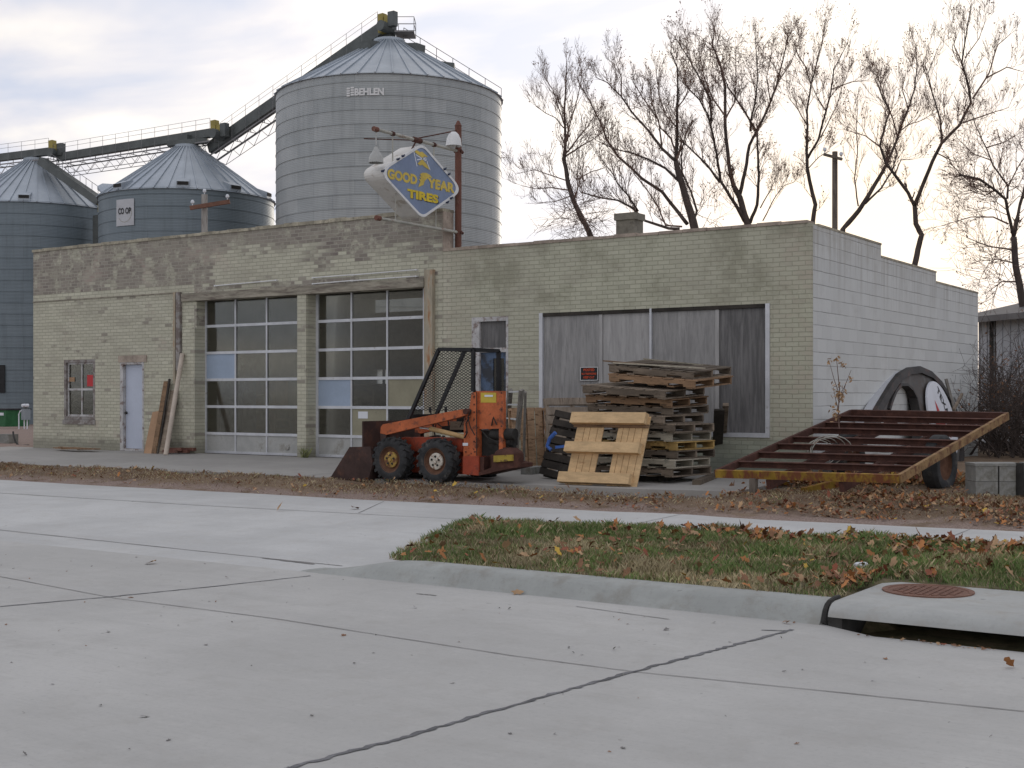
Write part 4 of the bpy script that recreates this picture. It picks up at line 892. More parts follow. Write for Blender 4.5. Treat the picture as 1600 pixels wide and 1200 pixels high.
def conveyor(p0, p1, r, rail, truss, label, motor=None, sub=14):
    t = thing('grain_conveyor', label, 'conveyor', p0, 'conveyors over the grain bins')
    b = MB(); b.bar(p0, p1, r * 1.7, r * 2); b.build('trough', M['conv'], t)
    u = Vector((0, 0, 1)); d = (p1 - p0); ln = d.length; dn = d.normalized(); sd = dn.cross(u).normalized()
    b = MB(); lo = -u * (r + .38); 
    for s_ in (sd * .5, sd * -.5):
        b.bar(p0 + lo + s_, p1 + lo + s_, .05, .09)
    n = int(ln / 1.3)
    for i in range(n + 1): p = p0.lerp(p1, i / n) + lo; b.bar(p - sd * .5, p + sd * .5, .04, .04); b.tube([p, p - lo * .7], .03, 4)
    b.build('catwalk', M['convl'], t)
    b = MB()
    if truss:
        lo2 = lo - u * .75
        for s_ in (sd * .5, sd * -.5):
            b.tube([p0 + lo + s_, p0.lerp(p1, .06) + lo2 + s_, p0.lerp(p1, .94) + lo2 + s_, p1 + lo + s_], .028, 4)
            k = max(int(ln / 1.6), 3)
            for i in range(k):
                a_, c_ = p0.lerp(p1, .06 + .88 * i / k), p0.lerp(p1, .06 + .88 * (i + .5) / k); e_ = p0.lerp(p1, .06 + .88 * (i + 1) / k)
                b.tube([a_ + lo2 + s_, c_ + lo + s_, e_ + lo2 + s_], .02, 4)
        b.build('truss', M['convl'], t)
    b = MB(); base = r * .2 if rail > 0 else 0
    for hh in (.3, .62): b.tube([p0 + u * (r + hh * rail) + sd * .5, p1 + u * (r + hh * rail) + sd * .5], .014, 4)
    for i in range(n + 1): p = p0.lerp(p1, i / n) + sd * .5; b.tube([p - u * (r + .3), p + u * (r + rail * .62)], .014, 4)
    b.build('handrail', M['convl'], t)
    if motor is not None:
        b = MB(); m = Vector(motor); b.bar(m - u * .5 + dn * -.1, m + u * .7 - dn * .15, .42, .42); b.bar(m + u * -.25 + dn * .32, m + u * .35 + dn * .32, .35, .35); b.build('motor', [M['motor'], M['conv']], t)
        b = MB(); b.tube([m + dn * .2 - u * .3 - sd * .6, m + dn * .2 - u * .3 + sd * .6], .33, 12); b.bar(m + dn * .75 - u * .5, m + dn * .75 + u * .4, .4, .5); b.build('drive_housing', M['conv'], t)
    return t
conveyor(D(-60, 254, 102), D(84, 236, 97.5), .27, 1., True, 'leftmost grain conveyor ending over the peak of the leftmost bin', D(84, 234, 97))
conveyor(D(92, 246, 97), D(336, 207, 89), .28, 1., True, 'long gently rising grain conveyor between the leftmost and the middle bin', D(338, 204, 88.5))
conveyor(D(330, 232, 90), D(598, 46, 81), .38, 1., True, 'steep grain conveyor climbing to the top of the tallest bin', D(600, 38, 80.5))
b = MB(); c = D(291, 212, 90); 
T2 = thing('support_bracket', 'short dark spout joining the long conveyor to the middle bin roof', 'spout', (cm_.x, cm_.y, 18.6)); b.bar(Vector((cm_.x, cm_.y, 18.6)), Vector((cm_.x, cm_.y, D(291, 212, 90).z)), .7, .7); b.build('throat', M['conv'], T2)
b = MB(); z_ = D(291, 222, 90).z; b.bar(D(262, 225, 89.5), D(325, 220, 89.5), .5, .35); b.build('cross_trough', M['conv'], T2)

# utility poles
def upole(px, pytop, dep, r, h0, label, arm, m):
    c = D(px, pytop, dep); t = thing('utility_pole', label, 'utility pole', (c.x, c.y, h0), 'wooden utility poles behind the garage')
    b = MB(); b.tube([(c.x, c.y, h0), (c.x, c.y, c.z)], [r * 1.15, r], 12); b.build('post', m, t, smooth=True)
    (ax0, ay0), (ax1, ay1), th, mm = arm; p, q = D(ax0, ay0, dep - .25), D(ax1, ay1, dep - .25)
    b = MB(); b.bar(p, q, .1, th); b.build('crossarm', mm, t)
    for s_ in (.06, .94):
        k = p.lerp(q, s_); b = MB(); b.lathe([(.012, 0), (.02, .06), (.05, .08), (.06, .13), (.035, .18), (0, .19)], (k.x, k.y, k.z + th / 2), 10); b.build('insulator', M['enamel'], t, smooth=True)
    return t, c
t, c = upole(319.5, 304, 42, .10, -.2, 'short grey utility pole with a rusty brown crossarm in front of the middle bin', ((297, 325), (359, 315), .13, M['cross']), M['poleg'])
b = MB(); b.lathe([(.012, 0), (.02, .06), (.05, .08), (.06, .13), (.035, .18), (0, .19)], (c.x, c.y, c.z), 10); b.build('insulator', M['enamel'], t)
upole(1304.5, 237, 40, .085, -.2, 'dark brown utility pole with a small crossarm among the bare trees', ((1287, 241), (1316, 249), .07, M['polew']), M['polew'])

# ================================================================= trees
def tree(dep, limbs, label, twig=1., seed=0, name='bare_tree', ball=None, leafy=.25, rises=.55, tl=.9):
    random.seed(seed); px2m = dep / F_PX
    base = D(*limbs[0][2][0], dep); base.z = -.3
    t = thing(name, label, 'tree', base, 'bare trees behind the garage')
    tr, cr, lf = MB(), MB(), MB()
    segs = []
    for li, (w0, w1, pts) in enumerate(limbs):
        if li == 0: off = 0; sl_ = 0; pts3 = [(D(*pts[0], dep))]; 
        sl_ = 0 if li == 0 else random.uniform(-.55, .55)
        P3 = []; L0 = 0
        start_off = 0
        if li > 0:     # begin at the depth of the nearest point already grown
            a = pts[0]; best = min(segs, key=lambda s_: (s_[0] - a[0]) ** 2 + (s_[1] - a[1]) ** 2); start_off = best[2]
        acc = 0
        for i, p in enumerate(pts):
            if i: acc += math.hypot(p[0] - pts[i - 1][0], p[1] - pts[i - 1][1]) * px2m
            o = start_off + sl_ * acc; P3.append((p, o))
        # densify with a little wobble
        Q3 = []; rad = []
        tot = len(P3) - 1
        for i in range(tot):
            (a, oa), (c, oc) = P3[i], P3[i + 1]
            for k in range(3):
                f = k / 3; jx = random.uniform(-.5, .5) if k else 0
                p = (a[0] + (c[0] - a[0]) * f + jx, a[1] + (c[1] - a[1]) * f + jx * .3); o = oa + (oc - oa) * f
                Q3.append(D(*p, dep + o)); g = (i + f) / tot; rad.append(max((w0 + (w1 - w0) * g ** .9) * px2m * .53, .008)); segs.append((*p, o))
        Q3.append(D(*P3[-1][0], dep + P3[-1][1])); rad.append(max(w1 * px2m / 2, .006)); segs.append((*P3[-1][0], P3[-1][1]))
        if li == 0: Q3 = [Vector((Q3[0].x, Q3[0].y, -.3))] + Q3; rad = [rad[0] * 1.2] + rad
        (tr if w0 >= 3.2 else cr).tube(Q3, rad, 7 if w0 > 3 else 5)
        # twigs
        n = len(Q3); 
        for i in range(2, n):
            if rad[i] > .075 and random.random() < .8: continue
            q = (Q3[i] - Q3[i - 1]).normalized(); cnt = twig * (.85 if rad[i] < .05 else .35) * (.5 + 1.2 * i / n)
            for _ in range(int(cnt) + (random.random() < cnt % 1)):
                twigs(cr, lf, Q3[i].lerp(Q3[i - 1], random.random()), q, random.uniform(.45, 1.15) * tl * (1 - .35 * i / n), min(rad[i] * .5, .014), 0, leafy, rises)
        twigs(cr, lf, Q3[-1], (Q3[-1] - Q3[-2]).normalized(), .5 * tl, rad[-1] * .8, 0, leafy, rises)
    if ball:
        for (bx, by, br, n) in ball:
            for _ in range(n):
                c = D(bx + random.gauss(0, br * .3), by + random.gauss(0, br * .3), dep + random.uniform(-1, 1)); v = Vector([random.gauss(0, 1) for _ in range(3)]).normalized(); twigs(cr, lf, c, v, .9, .01, 1, leafy, .1)
    tr.build('trunk', M['bark'], t, smooth='all', recalc=False); cr.build('crown', M['twig'], t, recalc=False)
    if lf.v: lf.build('withered_leaves', M['leafbr'], t, recalc=False)
    return t
def twigs(b, lf, p, d, ln, r, lvl, leafy, rises):
    n = 4 if lvl < 2 else 3; v = Vector([random.gauss(0, 1) for _ in range(3)]); v -= d * v.dot(d)
    if v.length < 1e-3: return
    v.normalize(); d = (d * .8 + v * random.uniform(.5, .95) + Vector((0, 0, rises))).normalized() if lvl < 3 else d
    pts = [p]; q = p; dd = d.copy()
    for i in range(n):
        dd = (dd + Vector([random.gauss(0, .11) for _ in range(3)]) + Vector((0, 0, rises * .16))).normalized(); q = q + dd * (ln / n); pts.append(q)
        if lvl < 2 and i > 0:
            for _ in range(1 if random.random() < .55 else 2): twigs(b, lf, q, dd, ln * random.uniform(.4, .7), r * .65, lvl + 1, leafy, rises)
    rr = [max(r * (1 - .7 * i / n), .0032) for i in range(n + 1)]
    b.tube(pts, rr, 3, cap=False)
    if lvl >= 1 and random.random() < leafy * .6:
        for _ in range(random.choice((1, 2, 3))):
            c = pts[-1] + Vector([random.gauss(0, .05) for _ in range(3)]); a = Vector([random.gauss(0, 1) for _ in range(3)]).normalized() * .034; e_ = Vector([random.gauss(0, 1) for _ in range(3)]).normalized() * .022
            lf.add([c - a, c + e_, c + a, c - e_], [(0, 1, 2, 3)])
T1 = [(9, 5.5, [(924, 371), (917, 356), (907, 337), (897, 316), (889, 292), (885, 268), (881, 249), (883, 236)]), (5, 1.2, [(883, 236), (883, 209), (882, 172), (884, 140), (885, 100)]),
  (3, 1, [(883, 240), (888, 236), (904, 215), (917, 199), (928, 183)]), (2.5, .8, [(885, 220), (892, 188), (900, 161), (907, 135), (909, 111)]), (2.2, .8, [(881, 193), (872, 167), (864, 140), (851, 121)]),
  (2, .8, [(881, 200), (868, 184), (853, 177), (837, 165)]), (3, 1, [(884, 244), (907, 229), (923, 220), (945, 205)]), (2.4, .8, [(888, 297), (861, 293), (837, 295), (815, 290)]), (2, .7, [(885, 282), (855, 272), (835, 265), (806, 272)]),
  (2, .7, [(892, 306), (867, 315), (840, 317)]), (3, 1, [(897, 312), (903, 292), (901, 273), (905, 257)]), (2, .8, [(903, 280), (925, 268), (945, 262)])]
tree(41, T1, 'slender bare tree, leftmost behind the garage, just left of the chimney', 1.5, 1, ball=[(903, 335, 42, 90)], leafy=.1)
T2_ = [(13, 8, [(1085, 357), (1077, 327), (1069, 300), (1060, 271), (1056, 252)]), (6, 1.5, [(1056, 252), (1058, 218), (1058, 179), (1059, 145), (1058, 105), (1048, 80)]),
  (6, 1.5, [(1074, 350), (1056, 327), (1035, 300), (1003, 279), (987, 263), (965, 244), (949, 220), (939, 193), (923, 161), (909, 137)]), (4.5, 1.2, [(1067, 289), (1040, 263), (1013, 249), (987, 239), (960, 233), (933, 220)]),
  (5, 1, [(1056, 252), (1035, 233), (1013, 204), (987, 175), (971, 151), (949, 129), (931, 121)]), (3, 1, [(1034, 233), (1029, 188), (1003, 151), (987, 124)]), (2.5, .8, [(971, 151), (971, 121), (960, 92)]),
  (5, 1.8, [(1062, 358), (1045, 357), (1008, 345), (987, 324), (965, 313), (933, 308), (907, 300)]), (3.2, 1, [(997, 330), (981, 305), (965, 287), (957, 271), (936, 244)]), (3, 1.4, [(1066, 354), (1040, 352), (1028, 322), (1010, 295), (990, 270)]),
  (4, 1.5, [(1083, 345), (1089, 330), (1080, 300), (1066, 270), (1064, 245), (1070, 215), (1074, 200)]), (3, 1, [(1056, 240), (1048, 215), (1032, 200), (1020, 165), (1016, 130)]), (2.5, 1, [(1058, 200), (1040, 180), (1030, 150), (1025, 110)]), (2.4, 1, [(1058, 170), (1072, 150), (1080, 120)])]
tree(44, T2_, 'wide dense bare tree just right of the chimney with long limbs sweeping left', 1.7, 2, ball=[(1010, 170, 80, 40), (1100, 330, 60, 20)])
T3 = [(11, 8, [(1168, 350), (1163, 336), (1156, 309), (1147, 292)]), (7, 1.4, [(1147, 292), (1139, 258), (1133, 196), (1133, 133), (1125, 99), (1113, 71), (1116, 45)]), (6, 1.5, [(1163, 345), (1153, 326), (1142, 309), (1126, 283), (1120, 241), (1113, 207), (1106, 179), (1093, 156), (1071, 133)]),
  (4, 1, [(1112, 190), (1110, 156), (1093, 122), (1076, 91), (1054, 57)]), (3, 1, [(1133, 187), (1147, 162), (1150, 133), (1150, 77)]), (3, 1, [(1133, 181), (1113, 153), (1100, 120), (1092, 80)]),
  (6, 1.3, [(1156, 303), (1164, 269), (1171, 227), (1187, 196), (1204, 159), (1215, 128), (1227, 77), (1232, 51)]), (4, 1, [(1173, 205), (1173, 190), (1181, 153), (1184, 119), (1180, 57)]), (3.5, 1, [(1181, 204), (1159, 167), (1139, 139), (1125, 105)]),
  (5.5, 2.5, [(1172, 348), (1183, 320), (1186, 275), (1184, 235), (1183, 201)]), (4, 1.2, [(1125, 285), (1105, 258), (1074, 228), (1057, 215)]), (2, .8, [(1215, 128), (1235, 100), (1248, 70)]), (2, .8, [(1204, 159), (1198, 120), (1205, 85)]), (2, .7, [(1188, 325), (1205, 295), (1214, 270)]), (2, .7, [(1192, 345), (1210, 310), (1225, 290), (1240, 285)])]
tree(45, T3, 'tall bare tree with several upright limbs forking just above the parapet', 1.9, 3, ball=[(1110, 90, 70, 50), (1180, 100, 70, 40)], leafy=.4)
T4 = [(7, 4.5, [(1270, 346), (1274, 320), (1267, 292), (1261, 261), (1260, 235)]), (4, 1, [(1260, 235), (1262, 196), (1261, 173), (1267, 133), (1276, 99), (1285, 65), (1288, 37)]), (2.4, .8, [(1267, 131), (1259, 105), (1245, 82), (1242, 65)]),
  (4, 1, [(1262, 247), (1279, 218), (1291, 173), (1298, 145), (1303, 108), (1325, 65)]), (2, .8, [(1290, 173), (1276, 150), (1268, 133)]), (2, .7, [(1261, 196), (1248, 173), (1231, 150)]), (2, .7, [(1282, 215), (1308, 164), (1319, 125)]), (1.8, .7, [(1264, 262), (1280, 245), (1296, 236)]), (2, .7, [(1298, 140), (1330, 128), (1358, 125)])]
tree(43, T4, 'thin bare tree just left of the brown utility pole', 1.5, 4, leafy=.4)
T5 = [(8, 5, [(1317, 358), (1342, 329), (1366, 290), (1384, 259)]), (4.5, 1.2, [(1384, 259), (1398, 227), (1405, 206), (1419, 171), (1429, 140), (1433, 105), (1431, 70)]), (3.5, 2, [(1352, 318), (1377, 294), (1393, 269), (1402, 240)]), (2.4, 1, [(1341, 322), (1335, 280), (1340, 238), (1338, 203), (1340, 171)]),
  (2, .8, [(1405, 206), (1420, 195), (1440, 188), (1458, 178)]), (2.4, .8, [(1402, 215), (1395, 185), (1385, 160), (1372, 120), (1360, 110)]), (2, .7, [(1419, 171), (1410, 140), (1415, 115)])]
tree(42, T5, 'bare tree leaning steeply to the right from beside the brown pole', 1.5, 5, leafy=.3)
T6 = [(9, 7, [(1429, 414), (1434, 390), (1440, 367), (1431, 350), (1429, 322)]), (6.5, 1.2, [(1429, 322), (1440, 294), (1457, 252), (1471, 224), (1499, 196), (1517, 161), (1512, 129), (1503, 98), (1510, 52), (1517, 10)]), (3, .8, [(1520, 154), (1545, 115), (1559, 70), (1580, 52)]),
  (2.6, .8, [(1541, 122), (1573, 105), (1598, 112)]), (2.6, .8, [(1505, 192), (1545, 178), (1576, 168)]), (5.5, 1.5, [(1429, 322), (1419, 301), (1398, 273), (1384, 255), (1375, 227), (1384, 192), (1391, 175), (1377, 147), (1370, 129)]),
  (2.6, .8, [(1376, 230), (1352, 212), (1321, 203)]), (3.4, .8, [(1471, 224), (1470, 189), (1457, 147), (1450, 115), (1468, 70)]), (2.4, .8, [(1398, 273), (1408, 250), (1425, 249)]), (2, .7, [(1465, 240), (1490, 252), (1505, 252)]), (1.8, .7, [(1457, 147), (1445, 110), (1448, 75)]), (1.8, .7, [(1508, 90), (1530, 60), (1540, 30)]), (1.8, .7, [(1503, 98), (1490, 70), (1495, 40)])]
tree(40, T6, 'tall bare tree with one wide fork, behind the stepped block wall', 1.4, 6, leafy=.12)
T7 = [(12, 9, [(1608, 560), (1600, 490), (1594, 450), (1587, 416), (1584, 370)]), (5, 3, [(1584, 370), (1576, 336), (1571, 311), (1555, 297), (1531, 280), (1499, 273)]), (3.5, 1, [(1574, 310), (1575, 290), (1552, 259), (1541, 231), (1524, 196), (1518, 175)]), (5, 3, [(1585, 368), (1594, 318), (1600, 297), (1612, 250)]),
  (3, 1, [(1576, 350), (1552, 339), (1517, 339), (1471, 353)]), (3, 1, [(1582, 390), (1545, 385), (1510, 371)]), (2.6, .8, [(1588, 412), (1560, 405), (1527, 408)]), (2.4, .8, [(1555, 297), (1540, 305), (1520, 300), (1503, 305)]), (3, 1, [(1590, 440), (1565, 440), (1545, 455)]), (2.4, .8, [(1541, 231), (1570, 222), (1590, 210)]), (2.4, 1, [(1575, 292), (1590, 262), (1604, 240)]), (2, .7, [(1548, 250), (1520, 240), (1495, 215)])]
tree(33, T7, 'dark bare tree at the right edge, its branches reaching left over the block wall', 1.6, 7, leafy=.12, rises=.15, ball=[(1560, 415, 45, 30)])
# tangled bush at the right end of the wall
random.seed(11)
def bush(cx, cy, rx, ry, hgt, n, name, label, mat, r0=.012, leafy=.15):
    b, lf = MB(), MB(); t = thing(name, label, 'bush', (cx, cy, gz(cx, cy)))
    for _ in range(n):
        x, y = cx + random.gauss(0, rx * .4), cy + random.gauss(0, ry * .4); z = gz(cx, cy); h = hgt * random.uniform(.4, 1.05); d = Vector((random.gauss(0, .45), random.gauss(0, .45), 1)).normalized(); p = Vector((x, y, z)); pts = [p.copy()]
        for i in range(6):
            d = (d + Vector((random.gauss(0, .22), random.gauss(0, .22), random.gauss(-.06, .15)))).normalized(); p = p + d * h / 6; pts.append(p.copy())
            if i > 0: twigs(b, lf, p, d, random.uniform(.35, .8), r0 * .5, 1, leafy, .1)
        b.tube(pts, [r0 * (1.3 - i * .15) for i in range(7)], 4, cap=False)
    b.build('twigs', mat, t, recalc=False)
    if lf.v: lf.build('withered_leaves', M['leafbr'], t, recalc=False)
c = D(1580, 700, 29.5); bush(c.x, c.y, 1.6, 1.5, 3.0, 150, 'bare_bush', 'tangled leafless brown bush at the far end of the block wall', M['bark'])
c = D(1600, 690, 26.5); bush(c.x, c.y, 1.2, 1.2, 2.0, 80, 'bare_bush', 'lower leafless bush at the right edge beyond the rusty trailer frame', M['bark'])
# pale metal shed beyond
t = thing('metal_shed', 'pale metal shed with a low dark roof behind the bush', 'shed', D(1575, 700, 36))
b = MB(); p0, p1 = D(1531, 640, 33.5), D(1680, 640, 33.5 * .9); z1 = D(1545, 494, 33.5).z
dv = (p1 - p0); dv.z = 0; dv.normalize(); nv = Vector((-dv.y, dv.x, 0)); p0.z = p1.z = 0
vs = [p0 + Vector((0, 0, -.4)), p1 + Vector((0, 0, -.4)), p1 + Vector((0, 0, z1 - .02)), p0 + Vector((0, 0, z1 + .02))]
b.add(vs + [v + nv * 6 for v in vs], [(0, 1, 2, 3), (7, 6, 5, 4), (0, 3, 7, 4), (1, 5, 6, 2), (3, 2, 6, 7)])
k = 0
while k < (p1 - p0).length: q = p0 + dv * k - nv * .015; b.bar(q + Vector((0, 0, -.3)), q + Vector((0, 0, z1 - .05)), .03, .03, up=nv); k += .3
b.build('wall', M['stucco'], t)
b = MB(); b.add([p0 - nv * .5 + Vector((0, 0, z1 - .05)) - dv * .6, p1 - nv * .5 + Vector((0, 0, z1 - .05)), p1 + nv * 3 + Vector((0, 0, z1 + .7)), p0 + nv * 3 + Vector((0, 0, z1 + .7)) - dv * .6], [(0, 1, 2, 3)]); b.add([p0 - nv * .5 + Vector((0, 0, z1 - .2)) - dv * .6, p1 - nv * .5 + Vector((0, 0, z1 - .2)), p1 - nv * .5 + Vector((0, 0, z1 - .05)), p0 - nv * .5 + Vector((0, 0, z1 - .05)) - dv * .6], [(0, 1, 2, 3)]); b.build('roof', M['shroof'], t)
b = MB(); q = D(1553, 600, 33); b.bar(Vector((q.x, q.y, -.3)), Vector((q.x, q.y, z1)), .18, .18); b.build('post', M['dark'], t)

# ================================================================= skid steer loader
YN = 15.40
K = lambda px, py, dy=0.: P(px, py, YN) + Vector((0, dy, 0))
gzs = K(615, 752).z
T = thing('skid_steer_loader', 'small worn orange skid steer loader with a black mesh cab and dark bucket, facing left', 'loader', (K(660, 750).x, YN + .55, gzs))
def plate(poly, dy0, dy1, name, m, pd=None, **k):
    b = MB(); pts = [P(p[0], p[1], YN + (dy0 if pd is None else pd)) for p in poly]; b.prism([(p.x, p.z) for p in pts], lambda a, c, t_: (a, YN + t_, c), dy0, dy1); return b.build(name, M[m], T, **k)
# body
plate([(622, 684), (723, 686), (745, 700), (748, 741), (723, 741), (640, 738), (610, 722), (606, 700)], .28, .92, 'tub', 'redor')
plate([(630, 683), (723, 685.5), (723, 706), (640, 705)], .20, .28, 'side_plate', 'redor')
for d0, d1 in ((.08, .20), (.72, .82)):
    plate([(725, 648), (733, 640), (737, 613), (745, 613), (745.5, 714), (724, 714)], d0, d1, 'tower', 'orange', pd=.08)
plate([(739.5, 611), (787, 611), (787, 669.5), (745.6, 670.5), (739.5, 660)], .12, .18, 'rear_side_panel', 'orange')
plate([(751, 613.5), (775, 613.5), (775, 629), (751, 629)], .112, .119, 'warning_label', 'yelp')
plate([(757, 617), (770, 617), (770, 620), (757, 620)], .106, .111, 'label_print', 'enamel')
plate([(723, 692), (731, 692), (731, 696.5), (723, 696.5)], .074, .079, 'label', 'enamel')
plate([(779.5, 669.5), (785.5, 669.5), (785.5, 705), (779.5, 705)], .12, .2, 'rear_post', 'orange')
plate([(723, 713), (748, 713), (748, 743), (723, 741)], .02, .3, 'frame_foot', 'redor')
# engine and rear
plate([(746, 672), (790, 674), (790, 712), (746, 714)], .22, .5, 'engine', 'dark')
b = MB(); b.tube([K(756, 679, .22), K(792, 679, .22)], .085, 14); b.tube([K(750, 690, .25), K(785, 692, .25)], .06, 10); b.tube([K(762, 665, .1), K(766, 652, .08), K(770, 664, .1)], .012, 6); b.build('muffler', M['dark'], T, smooth=True)
b = MB()
for i in range(7): p = K(750 + i * 5.5, 690 + (i % 3) * 6, .26); b.box(p.x - .05, p.x + .05, p.y - .05, p.y + .1, p.z - .06, p.z + .05)
for i in range(4): b.lathe([(0, -.03), (.09, -.03), (.1, 0), (.09, .03), (0, .03)], tuple(K(754 + i * 9, 700, .27)), 14, 'y')
b.build('engine_block', M['dark'], T)
plate([(748, 739.5), (801, 729), (801, 712), (771, 710), (748, 716)], .2, .45, 'rear_bumper', 'rust')
plate([(748, 743), (803, 731), (803, 725), (790, 722), (748, 738)], .0, .5, 'rear_bumper', 'rust')
plate([(748, 714), (756, 714), (756, 738), (748, 739)], .05, .5, 'rear_bracket', 'rust')
b = MB(); p = K(780, 711, .1); b.lathe([(.0, .11), (.12, .1), (.2, .04), (.22, 0), (.22, -.12)], (p.x, p.y + .15, p.z), 18); b.build('rear_cap', M['rust'], T, smooth=True)
plate([(771, 712), (800, 710.5), (800, 720), (771, 722.5)], -.06, -.02, 'yellow_band', 'yelband')
plate([(768, 710), (802, 708.5), (802, 731), (768, 738)], -.02, .2, 'rear_weight', 'rust')
# lift arms, cylinders
for d0, d1 in ((.0, .1), (.86, .96)):
    plate([(594, 677), (595, 667), (598, 663), (700, 643.5), (727.5, 638.5), (731, 642), (730, 648), (712, 653.5), (650, 668), (603, 679.5)], d0, d1, 'lift_arm', 'orange', pd=0)
    b = MB(); b.tube([K(649, 668.5, d0 + .12), K(668, 671, d0 + .12)], .018, 8); b.build('cylinder_rod', M['chrome'], T, smooth=True)
    b = MB(); b.tube([K(664.5, 670.2, d0 + .12), K(725.5, 684.8, d0 + .12)], .037, 12); b.build('hydraulic_cylinder', M['cyl'], T, smooth=True)
    plate([(594, 677), (603, 679), (603, 712), (586, 735), (582, 725), (596, 700)], d0, d1, 'arm_link', 'bucket', pd=0)
b = MB(); b.tube([K(728, 643, -.02), K(728, 643, .2)], .045, 10); b.build('pivot_pin', M['rust'], T)
# bolts, seams and hoses
b = MB()
for px, py in ((728, 655), (741, 655), (728, 675), (741, 690), (741, 620), (741, 632), (741, 644), (784, 614), (784, 640), (784, 666), (742, 706), (728, 706)):
    p = P(px, py, YN + .08); b.lathe([(0, -.012), (.012, -.012), (.013, 0)], (p.x, p.y, p.z), 6, 'y')
b.build('bolt_row', M['rust'], T)
b = MB(); b.bar(P(744.8, 613, YN + .078), P(744.8, 712, YN + .078), .006, .012); b.build('panel_seam', M['dark'], T)
b = MB(); b.tube([P(733, 652, YN + .06), P(728, 662, YN + .03), P(730, 676, YN + .03), P(726, 684, YN + .06)], .011, 6); b.tube([P(736, 640, YN + .06), P(731, 652, YN + .02), P(735, 668, YN + .02), P(742, 680, YN + .06)], .009, 6); b.tube([P(752, 672, YN + .15), P(762, 684, YN + .1), P(775, 690, YN + .12), P(783, 700, YN + .15)], .011, 6); b.build('hydraulic_hose', M['dark'], T)
b = MB()
for i in range(26): 
    px = 726 + random.random() * 20; py = 650 + random.random() * 62; p = P(px, py, YN + .0785); r_ = random.uniform(.004, .012); b.add([(p.x + r_ * math.cos(q) * random.uniform(.6, 1.3), p.y, p.z + r_ * math.sin(q) * random.uniform(.6, 1.6)) for q in (0, 1.2, 2.4, 3.6, 4.9)], [(0, 1, 2, 3, 4)])
b.build('paint_chips', M['rust'], T, recalc=False)
# bucket
bp = [(521.7, 749.5), (554, 698), (586.5, 697.5), (590, 725), (583, 751)]
b = MB(); pts = [K(*p) for p in bp]; BY0, BY1 = -.12, 1.3
for t0, t1 in ((BY0, BY0 + .025), (BY1 - .025, BY1)): b.prism([(p.x, p.z) for p in pts], lambda a, c, t_: (a, YN + t_, c), t0, t1)
for i, j in ((1, 2), (2, 3), (3, 4), (4, 0)):
    if (i, j) == (1, 2): continue
    a, c = pts[i], pts[j]; b.bar((a.x, YN + (BY0 + BY1) / 2, a.z), (c.x, YN + (BY0 + BY1) / 2, c.z), BY1 - BY0 - .04, .02)
a, c = K(587, 697.5), K(573, 657); b.box(K(573, 660).x - .01, K(573, 660).x + .015, YN - .1, YN + BY1 - .01, K(573, 705).z, K(573, 658).z)
b.bar(K(573, 705) + Vector((0, .6, 0)), K(587, 699) + Vector((0, .6, 0)), 1.35, .02)
b.bar(K(520, 749.8) + Vector((0, .59, 0)), K(535, 750) + Vector((0, .59, 0)), 1.42, .025)
b.build('bucket', M['bucket'], T)
# wheels
def wheel(px, py, dy, r, hub, nm='wheel'):
    c = K(px, py, dy); c.z = gzs + r; w = .21
    pr = [(r * .56, -w * .42), (r * .62, -w / 2), (r * .86, -w / 2), (r * .97, -w * .38), (r * .985, 0), (r * .97, w * .38), (r * .86, w / 2), (r * .62, w / 2), (r * .56, w * .42)]
    b = MB(); b.lathe(pr, c, 36, 'y'); n = 18
    for i in range(n):
        for s_ in (-1, 1):
            q = 2 * math.pi * (i + (.5 if s_ > 0 else 0)) / n; q2 = q + .16
            u = lambda a, rr, y: Vector((c.x + rr * math.cos(a), c.y + y, c.z + rr * math.sin(a)))
            b.add([u(q, r * .97, s_ * .01), u(q + .12, r * .97, s_ * .01), u(q2 + .13, r * .93, s_ * w * .53), u(q2, r * .93, s_ * w * .53), u(q, r * 1.045, s_ * .01), u(q + .12, r * 1.045, s_ * .01), u(q2 + .13, r * 1.02, s_ * w * .53), u(q2, r * 1.02, s_ * w * .53)], [(0, 1, 2, 3), (4, 7, 6, 5), (0, 4, 5, 1), (1, 5, 6, 2), (2, 6, 7, 3), (3, 7, 4, 0)])
            b.add([u(q2, r * .84, s_ * w * .5), u(q2 + .13, r * .84, s_ * w * .5), u(q2 + .13, r * 1.0, s_ * w * .53), u(q2, r * 1.0, s_ * w * .53)], [(0, 1, 2, 3)])
    ob = b.build('wheel', M['rubber'], T, smooth=True)
    sgn = -1 if dy < .5 else 1
    b = MB(); b.lathe([(r * .63, sgn * w * .49), (r * .58, sgn * w * .46), (r * .53, sgn * w * .30), (r * .40, sgn * w * .20), (r * .38, sgn * w * .26)], c, 28, 'y'); b.build('rim', M['rimr'], ob, smooth=True)
    b = MB(); b.lathe([(r * .38, sgn * w * .26), (r * .365, sgn * w * .36), (r * .24, sgn * w * .40), (r * .10, sgn * w * .40), (r * .09, sgn * w * .5), (0, sgn * w * .5)], c, 28, 'y')
    b.build('hub', M[hub], ob, smooth=True)
    b = MB()
    for i in range(5): q = 2 * math.pi * i / 5 + .3; b.lathe([(0, sgn * (w * .45)), (.018, sgn * (w * .45)), (.018, sgn * w * .36)], (c.x + r * .21 * math.cos(q), c.y, c.z + r * .21 * math.sin(q)), 6, 'y')
    b.build('lug_nut', M['dark'], ob)
RW = .335
wheel(615, 718, -.0, RW, 'huby'); wheel(685.5, 720, -.0, RW, 'hubw'); wheel(615, 718, 1.13, RW, 'huby'); wheel(685.5, 720, 1.13, RW, 'hubw')
